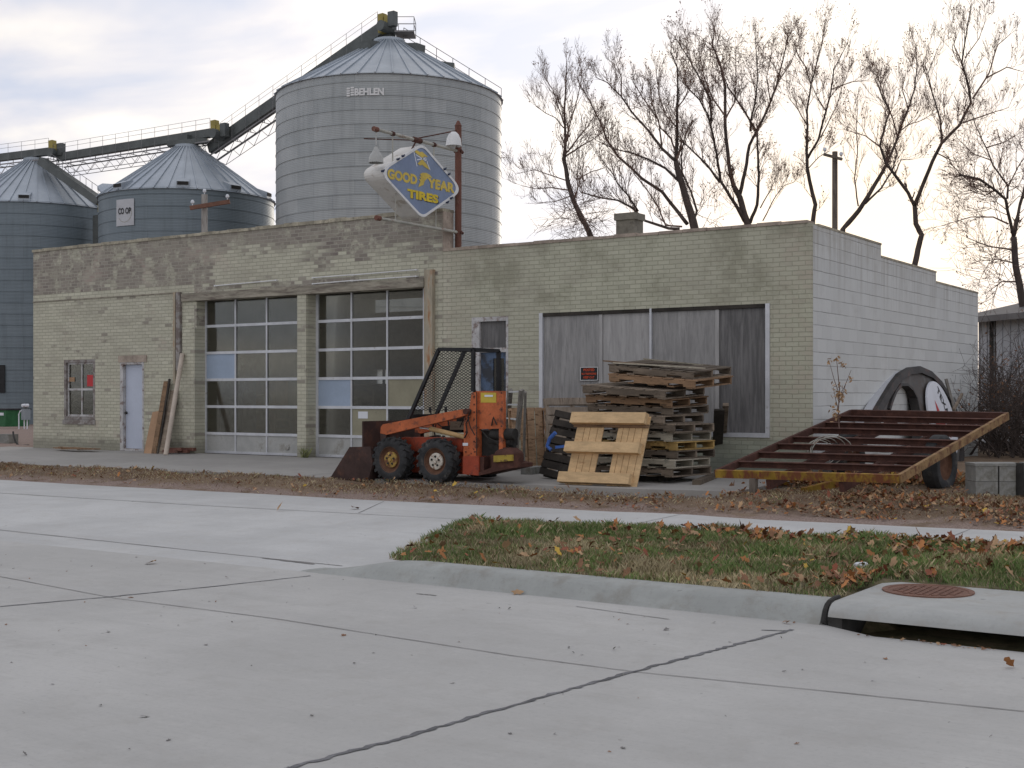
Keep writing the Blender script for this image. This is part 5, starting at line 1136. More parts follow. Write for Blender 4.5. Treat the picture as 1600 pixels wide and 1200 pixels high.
# cage
_ = 0
def bars(lst, name, m, w=.045):
    b = MB()
    for a, c in lst: b.bar(a, c, w, w)
    return b.build(name, M[m], T)
n0, n1 = .1, .76
KK = K
def K(px, py, dy=0.): v = P(px, py, YN + .1); return Vector((v.x, YN + dy, v.z))
fN, rN = [(641, 650), (686, 545.5)], [(739.5, 613), (739.5, 546)]
lst = []
for dy in (n0, n1):
    lst += [(K(634, 665, dy), K(686, 545.5, dy)), (K(686, 545.5, dy), K(739.5, 546, dy)), (K(739.5, 612, dy), K(739.5, 546, dy))]
for p in ((686, 545.5), (739.5, 546)): lst.append((K(*p, n0), K(*p, n1)))
lst.append((K(641, 650, n0), K(641, 650, n1)))
bars(lst, 'cage', 'black', .05)
def mesh_panel(dy, name='mesh_screen'):
    b = MB(); a0, a1, c1, c0 = K(641, 650, dy), K(686, 545.5, dy), K(739.5, 546, dy), K(739.5, 637, dy)
    zb, zt = K(690, 642, dy).z, a1.z
    xl = lambda z: a0.x + (a1.x - a0.x) * (z - a0.z) / (a1.z - a0.z)
    xr = a1.x * 0 + c1.x
    pit, sl_ = .075, .55
    x = a0.x - 1.5
    while x < xr + 1.5:
        for sg in (1, -1):
            # line z = zb + sg*sl*(X - x)
            pts = []
            z0_, z1_ = zb, zt
            X0 = x; X1 = x + sg * (zt - zb) / sl_
            prev = None
            N_ = 30
            for i in range(N_ + 1):
                f = i / N_; X = X0 + (X1 - X0) * f; Zq = zb + (zt - zb) * f; ins = xl(Zq) < X < xr
                if ins and prev is None: prev = (X, Zq)
                if (not ins or i == N_) and prev is not None:
                    if abs(X - prev[0]) > .02: b.bar((prev[0], YN + dy + .004 * sg, prev[1]), (X, YN + dy + .004 * sg, Zq), .004, .009)
                    prev = None
        x += pit
    b.build(name, M['black'], T)
mesh_panel(n0)
K = KK
# seat, levers, floor
plate([(690, 676), (722, 676), (724, 640), (716, 640), (712, 664), (690, 666)], .35, .8, 'seat', 'dark')
b = MB()
for dy in (.32, .72): b.tube([K(660, 684, dy), K(655, 655, dy), K(652, 640, dy)], .012, 6); b.tube([K(652, 645, dy), K(652, 636, dy)], .022, 8)
b.build('lever', M['black'], T)
b = MB(); b.box(K(688, 670).x, K(722, 670).x, YN + .24, YN + .5, K(700, 672).z, K(700, 659).z); b.build('toolbox', M['wgrey'], T)
b = MB(); b.tube([K(660, 676, .3), K(664, 660, .28), K(672, 668, .3)], .01, 5); b.tube([K(706, 668, .2), K(712, 655, .2), K(720, 662, .2), K(718, 672, .2)], .008, 5); b.build('hose', M['dark'], T)

# ================================================================= pallets
def pallet(label, group, mat, kind='std', Lx=1.2, Ly=1.02):
    t = thing('wooden_pallet', label, 'pallet', (0, 0, 0), group); m = M[mat]
    for y in (-Ly / 2 + .02, 0, Ly / 2 - .02):
        b = MB()
        zs_ = [(-.6, -.45, .02, .105), (-.45, -.24, .055, .105), (-.24, .24, .02, .105), (.24, .45, .055, .105), (.45, .6, .02, .105)] if kind == 'std' else [(-.6, .6, .02, .105)]
        for a, c, z0, z1 in zs_: b.box(a * Lx / 1.2, c * Lx / 1.2, y - .02, y + .02, z0, z1)
        b.build('stringer', m, t, local=True)
    def deck(xs_, z0, w, nm):
        b = MB()
        for i, x in enumerate(xs_):
            j = random.uniform(-.008, .008); sk = random.uniform(-.01, .01); ww = w * random.uniform(.85, 1.08); e0, e1 = random.uniform(-.012, .012), random.uniform(-.012, .012)
            vs = [(x + j - ww / 2, -Ly / 2 + e0, z0), (x + j + ww / 2, -Ly / 2 + e0, z0), (x + sk + ww / 2, Ly / 2 + e1, z0), (x + sk - ww / 2, Ly / 2 + e1, z0)]
            b.add(vs + [(a, c, d + .018) for a, c, d in vs], [(0, 3, 2, 1), (4, 5, 6, 7), (0, 1, 5, 4), (1, 2, 6, 5), (2, 3, 7, 6), (3, 0, 4, 7)])
        return b.build(nm, m, t, local=True)
    deck([(-.55 + 1.1 * i / 7) * Lx / 1.2 for i in range(8)], .107, .13 * Lx / 1.2, 'top_deck')
    deck([q * Lx / 1.2 for q in ([-.55, -.28, .0, .28, .55] if kind == 'std' else [-.55, -.27, 0, .27, .55])], .0, .125, 'bottom_deck')
    return t
def copy_thing(t, label, mat=None):
    r = t.copy(); COL.objects.link(r); r['label'] = label
    for ch in [c for c in bpy.data.objects if c.parent == t]:
        c = ch.copy(); COL.objects.link(c); c.parent = r
        if mat: c.data = c.data.copy(); c.data.materials[0] = M[mat]
    return r
def orient(o, org, xa, ya):
    xa = Vector(xa).normalized(); za = xa.cross(Vector(ya)).normalized(); ya = za.cross(xa); m = Matrix((xa, ya, za)).transposed().to_4x4(); m.translation = Vector(org); o.matrix_world = m
random.seed(21)
# stack: near corner at about px 1052, one face to the left, one to the right
nc = G(1054, 757, az(16.6)); vd = Vector((-sn, cs, 0)); vr = Vector((cs, sn, 0))
ang = math.radians(40)
eR = (vr * math.sin(math.radians(42)) + vd * math.cos(math.radians(42))).normalized()      # away to the right
eL = Vector((-eR.y, eR.x, 0))                                                            # away to the left
cen = nc + eR * .52 + eL * .78
ordn = ['bottom', 'second', 'third', 'fourth', 'fifth', 'sixth', 'seventh', 'eighth', 'ninth', 'tenth', 'eleventh', 'twelfth', 'thirteenth']
mats = ['wgrey', 'wpale', 'wgrey', 'wyel', 'wpale', 'wgrey', 'wgrey', 'wgrey', 'wbrown', 'wgrey', 'wbrown', 'wgrey']
cname = dict(wgrey='grey', wpale='pale grey', wyel='ochre', wbrown='brown', wdark='blackened')
z = az(16.9) + .09; first = {}
GR = 'pallets piled in front of the boarded window'
for i, mm in enumerate(mats):
    lab = '%s wooden pallet, %s from the ground in the tall stack' % (cname[mm], ordn[i] if i else 'first') if i < 11 else 'splintered grey wooden pallet topping the tall stack'
    if mm in first: p = copy_thing(first[mm], lab)
    else: p = pallet(lab, GR, mm, 'std', 1.5); first[mm] = p
    tilt = .0 if i < 6 else (i - 5) * .022; rot = random.uniform(-.07, .07); sh = [0, 0, .04, .12, .02, 0, -.03, .05, 0, -.08, .12, .2][i]; shl = [0, 0, 0, 0, .05, 0, .1, .12, .16, .05, -.22, -.2][i]
    x_ = (-eL * math.cos(rot) + eR * math.sin(rot)); y_ = (eR * math.cos(rot) + eL * math.sin(rot))
    toward = (-eR - eL).normalized()
    x_ = (x_ + Vector((0, 0, -1)) * tilt * x_.dot(toward) ).normalized(); y_ = (y_ + Vector((0, 0, -1)) * tilt * y_.dot(toward)).normalized()
    if i == 10: z += .03
    zc = z + (.0 if i < 6 else tilt * .35)
    orient(p, cen + eR * (sh + random.uniform(-.05, .05)) + eL * (shl + random.uniform(-.05, .05)) + Vector((0, 0, zc - cen.z)), x_, y_)
    z += .128 if i < 6 else .131
# bearers under the stack and loose timbers
for (a, c, w, h, m, lb) in ((G(1036, 755, -.07), G(1112, 738, -.04), .14, .10, 'wdark', 'dark timber beam lying at the foot of the pallet stack'), (G(1088, 760, -.07), G(1135, 742, -.04), .12, .09, 'wgrey', 'short weathered beam end right of the pallet stack'), (G(960, 752, -.05), G(1040, 752, -.05), .1, .08, 'wdark', 'blackened bearer under the front of the pallet stack')):
    b = MB(); b.bar(a + Vector((0, 0, h / 2)), c + Vector((0, 0, h / 2)), w, h); solo(b, 'timber_beam', M[m], lb, 'beam')
# broken boards lying across the top
b = MB(); tz_ = z + .02
q0 = cen + Vector((0, 0, z - cen.z + .02))
for i, (du, dv_, ln, an, mt) in enumerate(((-.25, -.3, 1.5, .1, 'wpale'), (.2, .1, 1.35, .35, 'wgrey'), (-.1, .3, 1.2, -.2, 'wbrown'), (.35, -.15, .9, .6, 'wpale'))):
    b = MB(); dr = (-eL * math.cos(an) + eR * math.sin(an)); c = q0 + eR * du + eL * dv_ + Vector((0, 0, .01 + .022 * i)); b.bar(c - dr * ln / 2 + Vector((0, 0, .05)), c + dr * ln / 2 - Vector((0, 0, .05)), .1, .018)
    solo(b, 'loose_board', M[mt], ['pale broken board lying on top of the pallet stack at its near side', 'grey board lying loose across the middle of the stack top', 'brown board lying loose at the back of the stack top', 'short pale board askew on the stack top'][i], 'board')
# fresh pine pallet leaning in front
bl, br_ = G(879, 757.5, -.075), G(996, 762, -.075)
t = thing('wooden_pallet', 'fresh yellow pine pallet with thick cross beams leaning against the front of the stack', 'pallet', bl, 'pallets piled in front of the boarded window')
xa = (br_ - bl); Wp = xa.length; xa.normalize(); nrm = Vector((xa.y, -xa.x, 0)); nrm = nrm if nrm.dot(-vd) > 0 else -nrm
tl_ = D(903, 657, 19.6); upv = (Vector((0, 0, 1)) - nrm * .27).normalized(); Hp = 1.03; out = xa.cross(upv).normalized(); out = out if out.dot(nrm) > 0 else -out
upv = (upv + xa * .10).normalized(); base = bl
def pb(x0, x1, y0, y1, z0, z1, b):
    pts = [base + xa * x + upv * y + out * z_ for z_ in (z0, z1) for y in (y0, y1) for x in (x0, x1)]; b.add(pts, [(0, 2, 3, 1), (4, 5, 7, 6), (0, 1, 5, 4), (2, 6, 7, 3), (0, 4, 6, 2), (1, 3, 7, 5)])
b = MB(); fr_ = [0.03, .10, .15, .27, .36, .59, .68, .79, .90, 1.0]
for a, c in ((.04, .15), (.15, .23), (.23, .33), (.33, .41), (.60, .67), (.67, .75), (.75, .83), (.83, .925), (.925, 1.0)): pb(a * Wp, (c - .006) * Wp, .0, Hp, 0, .02, b)
b.build('deck', M['wnew'], t)
for i, (y0, y1, ov) in enumerate(((.02, .17, 0.0), (.47, .62, 0.), (.90, 1.06, 0.0))):
    b = MB(); pb(-.02 * Wp + (0 if i else 0), .97 * Wp if i else .93 * Wp, y0, y1, .02, .15, b); b.build('cross_beam', M['wnew'], t)
b = MB(); pb(.0, Wp, .86, .905, .02, .045, b); b.build('rail', M['wbrown'], t)
# other leaning pallets and ladder
def lean(label, mm, blp, brp, toppx, Hh=1.2, back=.22, kind='std', zf=-.05, skew=0., Lx=1.2, Ly=1.02, flip=False):
    a, c = G(*blp, zf), G(*brp, zf); xa = (c - a).normalized(); nn = Vector((xa.y, -xa.x, 0)); nn = nn if nn.dot(-vd) > 0 else -nn
    up = (Vector((0, 0, 1)) - nn * back + xa * skew).normalized(); w = (c - a).length
    p = pallet(label, 'pallets leaning beside the stack', mm, kind, Lx, Ly)
    # pallet local x runs up, y along the foot
    cx_ = (a + c) / 2 + up * (Lx / 2 if not flip else .51)
    orient(p, cx_, up if not flip else xa, -xa if not flip else up); return p
lean('brown pallet of upright boards leaning just right of the grey ladder', 'wyb', (812, 732), (880, 730), None, zf=-.02, back=.08, kind='open', flip=True)
lean('grey pallet with horizontal slats leaning between the brown and the blackened pallets', 'wyb2', (862, 735), (934, 733), None, zf=-.03, back=.14, kind='std')
lean('pale grey pallet leaning on the plywood behind the tall stack', 'wpale', (892, 727), (960, 726), None, zf=-.02, back=.08, flip=True)
p = lean('blackened pallet with a blue painted edge leaning left of the pine pallet', 'wdark', (846, 747), (908, 750), None, zf=-.05, back=.22, skew=.16, Lx=1.0, Ly=.68)
b = MB(); q = MB()
for (a, c) in (((868, 699), (884, 697)), ((891, 697), (902, 695))):
    q.bar(P(a[0], a[1], 16.05), P(c[0], c[1], 16.05), .02, .04)
o = q.build('blue_edge', M['tarp'], p, local=True, recalc=False); o.matrix_world = Matrix.Identity(4); bpy.context.view_layer.update(); o.matrix_parent_inverse = p.matrix_world.inverted(); o.matrix_basis = Matrix.Identity(4)
b = MB(); b.tube([P(868, 676, 16.0), P(859, 685, 16.0), P(855, 697, 16.), P(861, 703, 16.)], .03, 8); solo(b, 'hose_loop', M['tarp'], 'blue hose loop hanging on the blackened pallet', 'hose', smooth=True)
# ladder
t = thing('step_ladder', 'old grey wooden ladder leaning upright behind the loader', 'ladder', G(803, 735, -.03))
r0, r1 = G(792, 727, -.03), G(806, 736, -.03)
up0, up1 = P(799, 609, 17.9), P(816, 609, 17.5)
for a, c in ((G(788, 722, -.02), P(797, 610, 17.9)), (G(803, 736, -.04), P(815, 609, 17.35))):
    b = MB(); b.bar(a, c, .045, .09, up=(0, 1, 0)); b.build('rail', M['ladder'], t)
for f in (.1, .28, .46, .64, .82, .98):
    b = MB(); b.bar(G(788, 722, -.02).lerp(P(797, 610, 17.9), f), G(803, 736, -.04).lerp(P(815, 609, 17.35), f), .07, .025); b.build('rung', M['rung'], t)
b = MB(); b.bar(P(821, 612, 17.6), G(818, 735, -.03), .04, .08); b.build('rear_leg', M['ladder'], t)
# tall plank right of the stack
b = MB(); b.bar(G(1127, 733, -.03), P(1134, 632, 18.2), .09, .05); solo(b, 'leaning_plank', M['wgrey'], 'tall narrow grey plank leaning right of the pallet stack', 'plank')
b = MB(); b.bar(G(1119, 735, -.03), P(1124, 640, 18.1), .16, .03); solo(b, 'leaning_plank', M['wdark'], 'wide dark plank leaning behind the narrow grey plank', 'plank')
b = MB(); a, c = G(817, 744, -.06), G(842, 741, -.06); b.bar(a + Vector((0, .1, .07)), c + Vector((0, .1, .07)), .2, .13); solo(b, 'concrete_block', M['conc'], 'lone grey concrete block on the ground behind the loader', 'concrete block')
# ------------------------------------------------ boards by the left door
def board(a, c, w, th, m, lb, zf=-.0, ya=18.55, yt=18.93):
    b = MB(); b.bar(P(*a, ya), P(*c, yt), th, w, up=(1, 0, 0)); solo(b, 'leaning_plank', M[m], lb, 'plank', 'planks leaning by the white door')
board((231, 710), (245, 643), .25, .02, 'tan', 'short wide tan board leaning right of the white door')
board((240, 711), (260, 596), .14, .025, 'wbrown', 'tall brown plank leaning between the tan board and the dark plank')
board((247, 711), (265, 592), .05, .03, 'wdark', 'thin blackened plank leaning between two brown planks')
board((251, 711), (272, 610), .22, .02, 'wgrey', 'grey weathered plank leaning behind the pale pole', yt=18.96)
b = MB(); b.tube([P(259, 711, 18.3), P(285, 553, 18.9)], .05, 10); solo(b, 'leaning_pole', M['polep'], 'tallest pale round pole leaning against the left pilaster', 'pole', smooth=True)
b = MB()
for i in range(4): a, c = P(262 + i * 8, 711, 18.7 + .05 * i), P(284 + i * 4, 700, 18.75); b.bar((a.x, 18.6 + .08 * i, .04 + .04 * (i % 2)), (a.x + .35, 18.62 + .08 * i, .05 + .04 * (i % 2)), .09, .07)
solo(b, 'brick_rubble', M['rustpole'], 'small heap of red bricks at the foot of the left pilaster', 'bricks')
b = MB()
for i in range(7): x0_ = P(80 + i * 7, 702, 18.4).x; y_ = 18.2 + random.uniform(0, .5); b.bar((x0_, y_, .03 + .02 * i % .06), (x0_ + random.uniform(.5, 1.1), y_ + random.uniform(-.2, .2), .05), .09, .02)
solo(b, 'scrap_wood', M['wbrown'], 'low heap of scrap boards on the ground under the small window', 'scrap wood')
# small weed at the pillar foot
def weed(px, py, Y, h, n, m, name, label, cat, w=.02):
    b = MB(); c = P(px, py, Y)
    for _ in range(n):
        a = Vector((random.gauss(0, .4), random.gauss(0, .3), 1)).normalized(); l = h * random.uniform(.5, 1); s_ = a.cross(Vector((random.random(), random.random(), 0))).normalized() * w / 2; p = c + Vector((random.gauss(0, h * .15), random.gauss(0, h * .1), 0))
        b.add([p - s_, p + s_, p + a * l * .6 + s_, p + a * l + Vector((a.x, a.y, -.2)) * l * .2], [(0, 1, 2, 3)])
    return solo(b, name, m, label, cat)
weed(476, 716, 18.9, .3, 40, M['grass3'], 'weed', 'small dry weed at the foot of the pillar between the overhead doors', 'weed')
# sapling with yellow leaves at the corner
random.seed(5); c = G(1312, 730, -.1); Ys = 19.2
t = thing('sapling', 'thin sapling with a few yellow leaves beside the white block wall', 'sapling', (P(1311, 700, 18.6).x, 18.6, -.08))
b, l_ = MB(), MB(); st = [P(1311, 740, 18.6), P(1312, 690, 18.6), P(1310, 640, 18.6), P(1312, 610, 18.6), P(1309, 580, 18.6), P(1307, 560, 18.6)]
b.tube(st, [.014, .012, .01, .008, .006, .004], 5)
for a, c in (((1311, 615), (1296, 566)), ((1311, 620), (1330, 578)), ((1310, 640), (1302, 605)), ((1311, 630), (1322, 598))):
    b.tube([P(*a, 18.6), P((a[0] + c[0]) / 2, (a[1] + c[1]) / 2 + 3, 18.65), P(*c, 18.7)], [.006, .005, .003], 4)
for (px, py, n, s_) in ((1310, 605, 26, 9), (1311, 620, 22, 6), (1307, 640, 12, 8), (1296, 565, 6, 4), (1308, 562, 5, 3), (1314, 568, 5, 3), (1330, 595, 6, 4), (1318, 572, 5, 3), (1306, 648, 14, 7)):
    for _ in range(n):
        c = P(px + random.gauss(0, s_ * .6), py + random.gauss(0, s_ * .7), 18.6 + random.gauss(0, .08)); a = Vector([random.gauss(0, 1) for _ in range(3)]).normalized() * .035; e_ = Vector([random.gauss(0, 1) for _ in range(3)]).normalized() * .024; l_.add([c - a, c + e_, c + a, c - e_], [(0, 1, 2, 3)])
b.build('stem', M['twig'], t); l_.build('leaves', M['leaftan'], t, recalc=False)

# ================================================================= rusty trailer frame
A_, B_, C_, D_ = D(1119, 740, 17.4), D(1405, 748, 15.7), D(1330, 645, 20.3), D(1574, 650, 18.35)
T = thing('trailer_frame', 'rusty flat trailer frame of cross beams tilted up at the back beside the block wall', 'trailer', (A_ + B_ + C_ + D_) / 4 * 1)
nup = (B_ - A_).cross(C_ - A_).normalized(); nup = nup if nup.z > 0 else -nup
b = MB(); b.bar(A_, B_, .05, .105, up=nup); b.build('front_beam', M['rusty_yel'], T)
b = MB(); b.bar(C_, D_, .05, .1, up=nup); b.build('rear_beam', M['rust'], T)
b = MB(); b.bar(A_, C_, .05, .1, up=nup); b.build('side_beam', M['rust'], T)
b = MB(); b.bar(B_, D_, .05, .105, up=nup); b.build('side_beam', M['rust_tan'], T)
for f in (.143, .283, .417, .533, .683, .783, .90):
    b = MB(); p, q = A_.lerp(C_, f), B_.lerp(D_, f)
    b.bar(p, q, .012, .066, up=nup); b.bar(p, q, .05, .01, up=nup, off=(.02, .037)); b.bar(p, q, .05, .01, up=nup, off=(.02, -.037)); b.build('cross_beam', M['rust'], T)
for f in (.3, .7):
    b = MB(); b.bar(A_.lerp(B_, f) - nup * .13, C_.lerp(D_, f) - nup * .13, .06, .13, up=nup); b.build('chassis_rail', M['rust'], T)
p = A_.lerp(B_, .22); g = G(1184, 776, -.16)
b = MB(); b.bar(p - nup * .05, Vector((p.x, p.y, -.14)), .09, .09, up=(0, 1, 0)); b.build('jack_leg', M['polew'], T)
# wheel of the trailer
def twheel(cpx, cpy, dep, r, w, axis):
    c = D(cpx, cpy, dep); ax = Vector(axis).normalized(); up = Vector((0, 0, 1)); sd = ax.cross(up)
    pr = [(r * .55, -w * .4), (r * .62, -w / 2), (r * .88, -w / 2), (r, -w * .3), (r, w * .3), (r * .88, w / 2), (r * .62, w / 2), (r * .55, w * .4)]
    b = MB(); n = 32; vs = [c + ax * h + (sd * math.cos(2 * math.pi * j / n) + up * math.sin(2 * math.pi * j / n)) * rr for rr, h in pr for j in range(n)]
    b.add(vs, [(i * n + j, i * n + (j + 1) % n, (i + 1) * n + (j + 1) % n, (i + 1) * n + j) for i in range(len(pr) - 1) for j in range(n)]); o = b.build('wheel', M['rubber'], T, smooth=True)
    b = MB(); pr = [(r * .58, -w * .42), (r * .5, -w * .2), (r * .2, -w * .1), (0, -w * .1)]
    vs = [c + ax * h * s_ + (sd * math.cos(2 * math.pi * j / n) + up * math.sin(2 * math.pi * j / n)) * rr for s_ in (1, -1) for rr, h in pr for j in range(n)]
    b.add(vs, [(k * 4 * n + i * n + j, k * 4 * n + i * n + (j + 1) % n, k * 4 * n + (i + 1) * n + (j + 1) % n, k * 4 * n + (i + 1) * n + j) for k in (0, 1) for i in range(3) for j in range(n)]); b.build('rim', M['rimr'], o, smooth=True)
axd = (B_ - A_).normalized()
twheel(1468, 725, 17.6, .40, .22, (axd.x, axd.y, 0)); twheel(1325, 717, 19.3, .40, .22, (axd.x, axd.y, 0))
b = MB(); b.tube([D(1325, 717, 19.3), D(1468, 725, 17.6)], .04, 8); b.build('axle', M['rust'], T)
b = MB(); b.bar(D(1255, 768, 17.3), D(1320, 752, 17.6), .09, .1); solo(b, 'channel_beam', M['rusty_yel'], 'short yellow steel beam lying on the leaves under the trailer frame', 'beam')
b = MB(); b.bar(G(1195, 772, -.15) + Vector((0, 0, .03)), G(1250, 765, -.13) + Vector((0, 0, .03)), .12, .05); solo(b, 'timber_beam', M['wgrey'], 'short grey timber half buried in leaves by the jack leg', 'beam')
b = MB()
for k in range(5):
    c = D(1283, 706, 18.3); n = 20; r = .16 + .02 * k
    b.tube([c + vr * (r * 1.2 * math.cos(2 * math.pi * i / n) + .03 * k) + Vector((0, 0, r * math.sin(2 * math.pi * i / n))) + vd * (.2 * math.sin(2 * math.pi * i / n + k)) for i in range(n - 3 * (k % 3))], .007, 5)
solo(b, 'wire_coil', M['pipe'], 'tangled coil of grey wire draped over the trailer cross beams', 'wire')

# ================================================================= fallen round station sign leaning on the block wall
XW = XR + .50; LS = .24
def sz(px, py):
    d = ray(px, py); k = (XW - LS * CZ) / (d.x + LS * d.z); return (d.y * k, CZ + d.z * k)
T = thing('fallen_sign', 'dark steel ring holding a white disc with red star, leaning on block wall', 'sign', (XW - .2, Q(1440, 700, XW).y, -.1))
lean_ = lambda y, z, t_: (XW + t_ - .22 - LS * z, y, z)
outer = [sz(*p) for p in ((1292, 755), (1318, 722), (1345, 682), (1371, 642), (1384, 620), (1396, 600), (1408, 584), (1423, 574), (1440, 572), (1458, 580), (1474, 596), (1488, 619), (1499, 645), (1507, 680), (1509, 712), (1505, 742), (1485, 754))]
inner = [sz(*p) for p in ((1322, 757), (1345, 722), (1370, 682), (1394, 642), (1398, 628), (1404, 613), (1412, 603), (1421, 603), (1429, 610), (1435, 622), (1439, 640), (1441, 662), (1440, 685), (1442, 712), (1446, 738), (1452, 744), (1458, 748))]
M['ringst'] = pmat('ring_steel', (.042, .038, .036), .35, 2.5, .6, .1, c2=(.09, .055, .045), amt=.40, s2=4); M['webst'] = pmat('ring_web', (.11, .105, .10), .3, 2.5, .6, .1, c2=(.09, .075, .065), amt=.5, s2=4)
b = MB(); n = len(outer)
for t0 in (.1, .15): b.add([lean_(*p, t0) for p in outer] + [lean_(*p, t0) for p in inner], [(i, i + 1, i + 1 + n, i + n) for i in range(n - 1)])
b.build('web', M['webst'], T, recalc=False)
def band(path, nm, w, t0, t1, m, inward):
    b = MB(); k = len(path); nn = []
    for i in range(k):
        a, c = Vector(path[max(i - 1, 0)]), Vector(path[min(i + 1, k - 1)]); d = (c - a).normalized(); nn.append(Vector((d.y, -d.x)) * inward)
    p2 = [tuple(Vector(p) + v * w) for p, v in zip(path, nn)]; vs = []
    for p, q in zip(path, p2): vs += [lean_(*p, t0), lean_(*p, t1), lean_(*q, t1), lean_(*q, t0)]
    b.add(vs, [(i * 4 + j, i * 4 + (j + 1) % 4, (i + 1) * 4 + (j + 1) % 4, (i + 1) * 4 + j) for i in range(k - 1) for j in range(4)] + [(0, 1, 2, 3), ((k - 1) * 4 + 3, (k - 1) * 4 + 2, (k - 1) * 4 + 1, (k - 1) * 4)]); return b.build(nm, M[m], T)
band(outer, 'steel_ring', .13, 0, .2, 'ringst', 1)
band(inner[3:], 'inner_ring', .05, .04, .2, 'ringst', -1)
band(outer[1:8], 'edge_strip', .03, .0, .12, 'stucco', -1)
dc = sz(1474, 655); top_ = sz(1462, 596); e1_ = sz(1441, 655); e2_ = sz(1508, 655)
rz = (sz(1457, 596)[1] - sz(1494, 716)[1]) / 2; ry = rz * 1.12; dy_, dzc = sz(1472, 656)
b = MB(); n = 40; poly = [(dy_ + ry * math.cos(2 * math.pi * i / n), dzc + rz * math.sin(2 * math.pi * i / n)) for i in range(n)]
b.prism(poly, lambda a, c, t_: lean_(a, c, t_), .20, .235); b.build('disc', M['enamel'], T)
rot = math.radians(-58)
dm = lambda u, v, t_: lean_(dy_ + ry * (u * math.cos(rot) - v * math.sin(rot)), dzc + rz * (u * math.sin(rot) + v * math.cos(rot)), .236 + t_)
b = MB(); star = [(math.cos(math.pi / 2 + math.pi * i / 5) * (.62 if i % 2 == 0 else .25), -.16 + math.sin(math.pi / 2 + math.pi * i / 5) * (.62 if i % 2 == 0 else .25)) for i in range(10)]
b.add([dm(u, v, .003) for u, v in star] + [dm(0, -.16, .003)], [(i, (i + 1) % 10, 10) for i in range(10)]); b.build('star', M['red'], T, recalc=False)
b = MB(); put_text(b, 'TEXACO', 0.02, .55, 1.3, .22, dm, .02, t1=.006); b.build('lettering', M['black'], T, recalc=False)
b = MB(); b.tube([lean_(*sz(1424, 575), .1), lean_(*sz(1426, 566), .1), lean_(*sz(1430, 566), .1)], .012, 5); b.build('hook', M['black'], T)
for i, (a, c, m, lb) in enumerate((((1478, 592), (1496, 660), 'ladder', 'thin grey post leaning on the wall just right of the round sign'), ((1503, 616), (1490, 640), 'wgrey', 'short stub of post slanting right behind the round sign'))):
    b = MB(); b.bar(Q(*a, XR + .12), Q(*c, XR + .3), .05, .05); solo(b, 'fence_post', M[m], lb, 'post')
# blocks at the right edge
random.seed(3)
k = 0
blk = None
bl0 = G(1526, 777, -.075)
labs = [('left upper', 0, 1), ('left lower', 0, 0), ('middle upper', 1, 1), ('middle lower', 1, 0), ('right upper', 2.35, 1), ('right lower', 2.35, 0)]
for nm, i, j in labs:
    p = bl0 + vr * (.13 + i * .30) + Vector((0, 0, j * .20 + .0)) ; b = MB(); hx, hy_ = .14, .19
    b.add([p + vr * (sx * hx) + vd * (sy * hy_ + .19) + Vector((0, 0, z_)) for z_ in (0, .195) for sy in (-1, 1) for sx in (-1, 1)], [(0, 2, 3, 1), (4, 5, 7, 6), (0, 1, 5, 4), (2, 6, 7, 3), (0, 4, 6, 2), (1, 3, 7, 5)])
    if j == 1: b.add([p + vr * (sx * (hx + .01)) + vd * (sy * hy_ + .18) + Vector((0, 0, z_)) for z_ in (.197, .23) for sy in (-1, 1) for sx in (-1, 1)], [(0, 2, 3, 1), (4, 5, 7, 6), (0, 1, 5, 4), (2, 6, 7, 3), (0, 4, 6, 2), (1, 3, 7, 5)])
    solo(b, 'concrete_block', M['conc'], 'grey concrete block, %s one of the low block pile at the right edge' % nm, 'concrete block', 'concrete blocks at the right edge')
b = MB(); p = bl0 + vr * .545; 
b.tube([Vector((p.x, p.y, -.09)), Vector((p.x, p.y, .36))], .05, 10); solo(b, 'short_post', M['dark'], 'short dark round post between the concrete blocks', 'post', smooth=True)

# ================================================================= far left yard
c = D(39, 661, 60); t = thing('utility_box', 'grey electrical box on legs with two meters left of the garage', 'electrical box', (c.x, c.y, gz(c.x, c.y)))
b = MB(); a0, a1 = D(33, 656, 60), D(44.5, 639, 60); b.box(a0.x, a1.x, a0.y, a0.y + .3, a0.z, a1.z); b.build('cabinet', M['greybox'], t)
b = MB()
for px in (35, 39.5): q = D(px, 660, 60); b.tube([(q.x, q.y + .1, gz(c.x, c.y)), (q.x, q.y + .1, a0.z)], .03, 6)
q = D(29.5, 660, 60); b.tube([(q.x, q.y, gz(c.x, c.y)), (q.x, q.y, a1.z - .25), (q.x + .1, q.y, a1.z - .1), (a0.x + .05, a0.y + .1, a1.z - .05)], .03, 6); b.build('conduit', M['enamel'], t)
b = MB(); b.box(a0.x + .05, a1.x - .05, a0.y + .05, a0.y + .2, a1.z, a1.z + .22); b.build('meter_panel', M['conv'], t)
for px in (36, 41): q = D(px, 633.5, 59.8); b = MB(); b.lathe([(0, -.06), (.07, -.05), (.08, .1)], (q.x, q.y, q.z), 12, 'y'); b.build('meter', M['enamel'], t)
c = D(3, 662, 62); t = thing('dumpster', 'green dumpster at the left edge in front of the leftmost bin', 'dumpster', (c.x, c.y, gz(c.x, c.y)))
b = MB(); a0, a1 = D(-30, 662, 62), D(13, 641, 62); b.prism([(a0.x, gz(c.x, c.y) + .1), (a1.x, gz(c.x, c.y) + .1), (a1.x + .1, a1.z), (a0.x, a1.z)], lambda a, q, t_: (a, c.y + t_, q), 0, 1.3); b.build('body', M['green'], t)
b = MB(); b.box(a0.x - .05, a1.x + .15, c.y - .05, c.y + 1.35, a1.z + .002, a1.z + .08); b.build('lid', M['black'], t); b = MB(); b.box(a1.x - .9, a1.x - .1, c.y - .02, c.y - .003, a1.z - .25, a1.z - .12); b.build('label', M['enamel'], t)
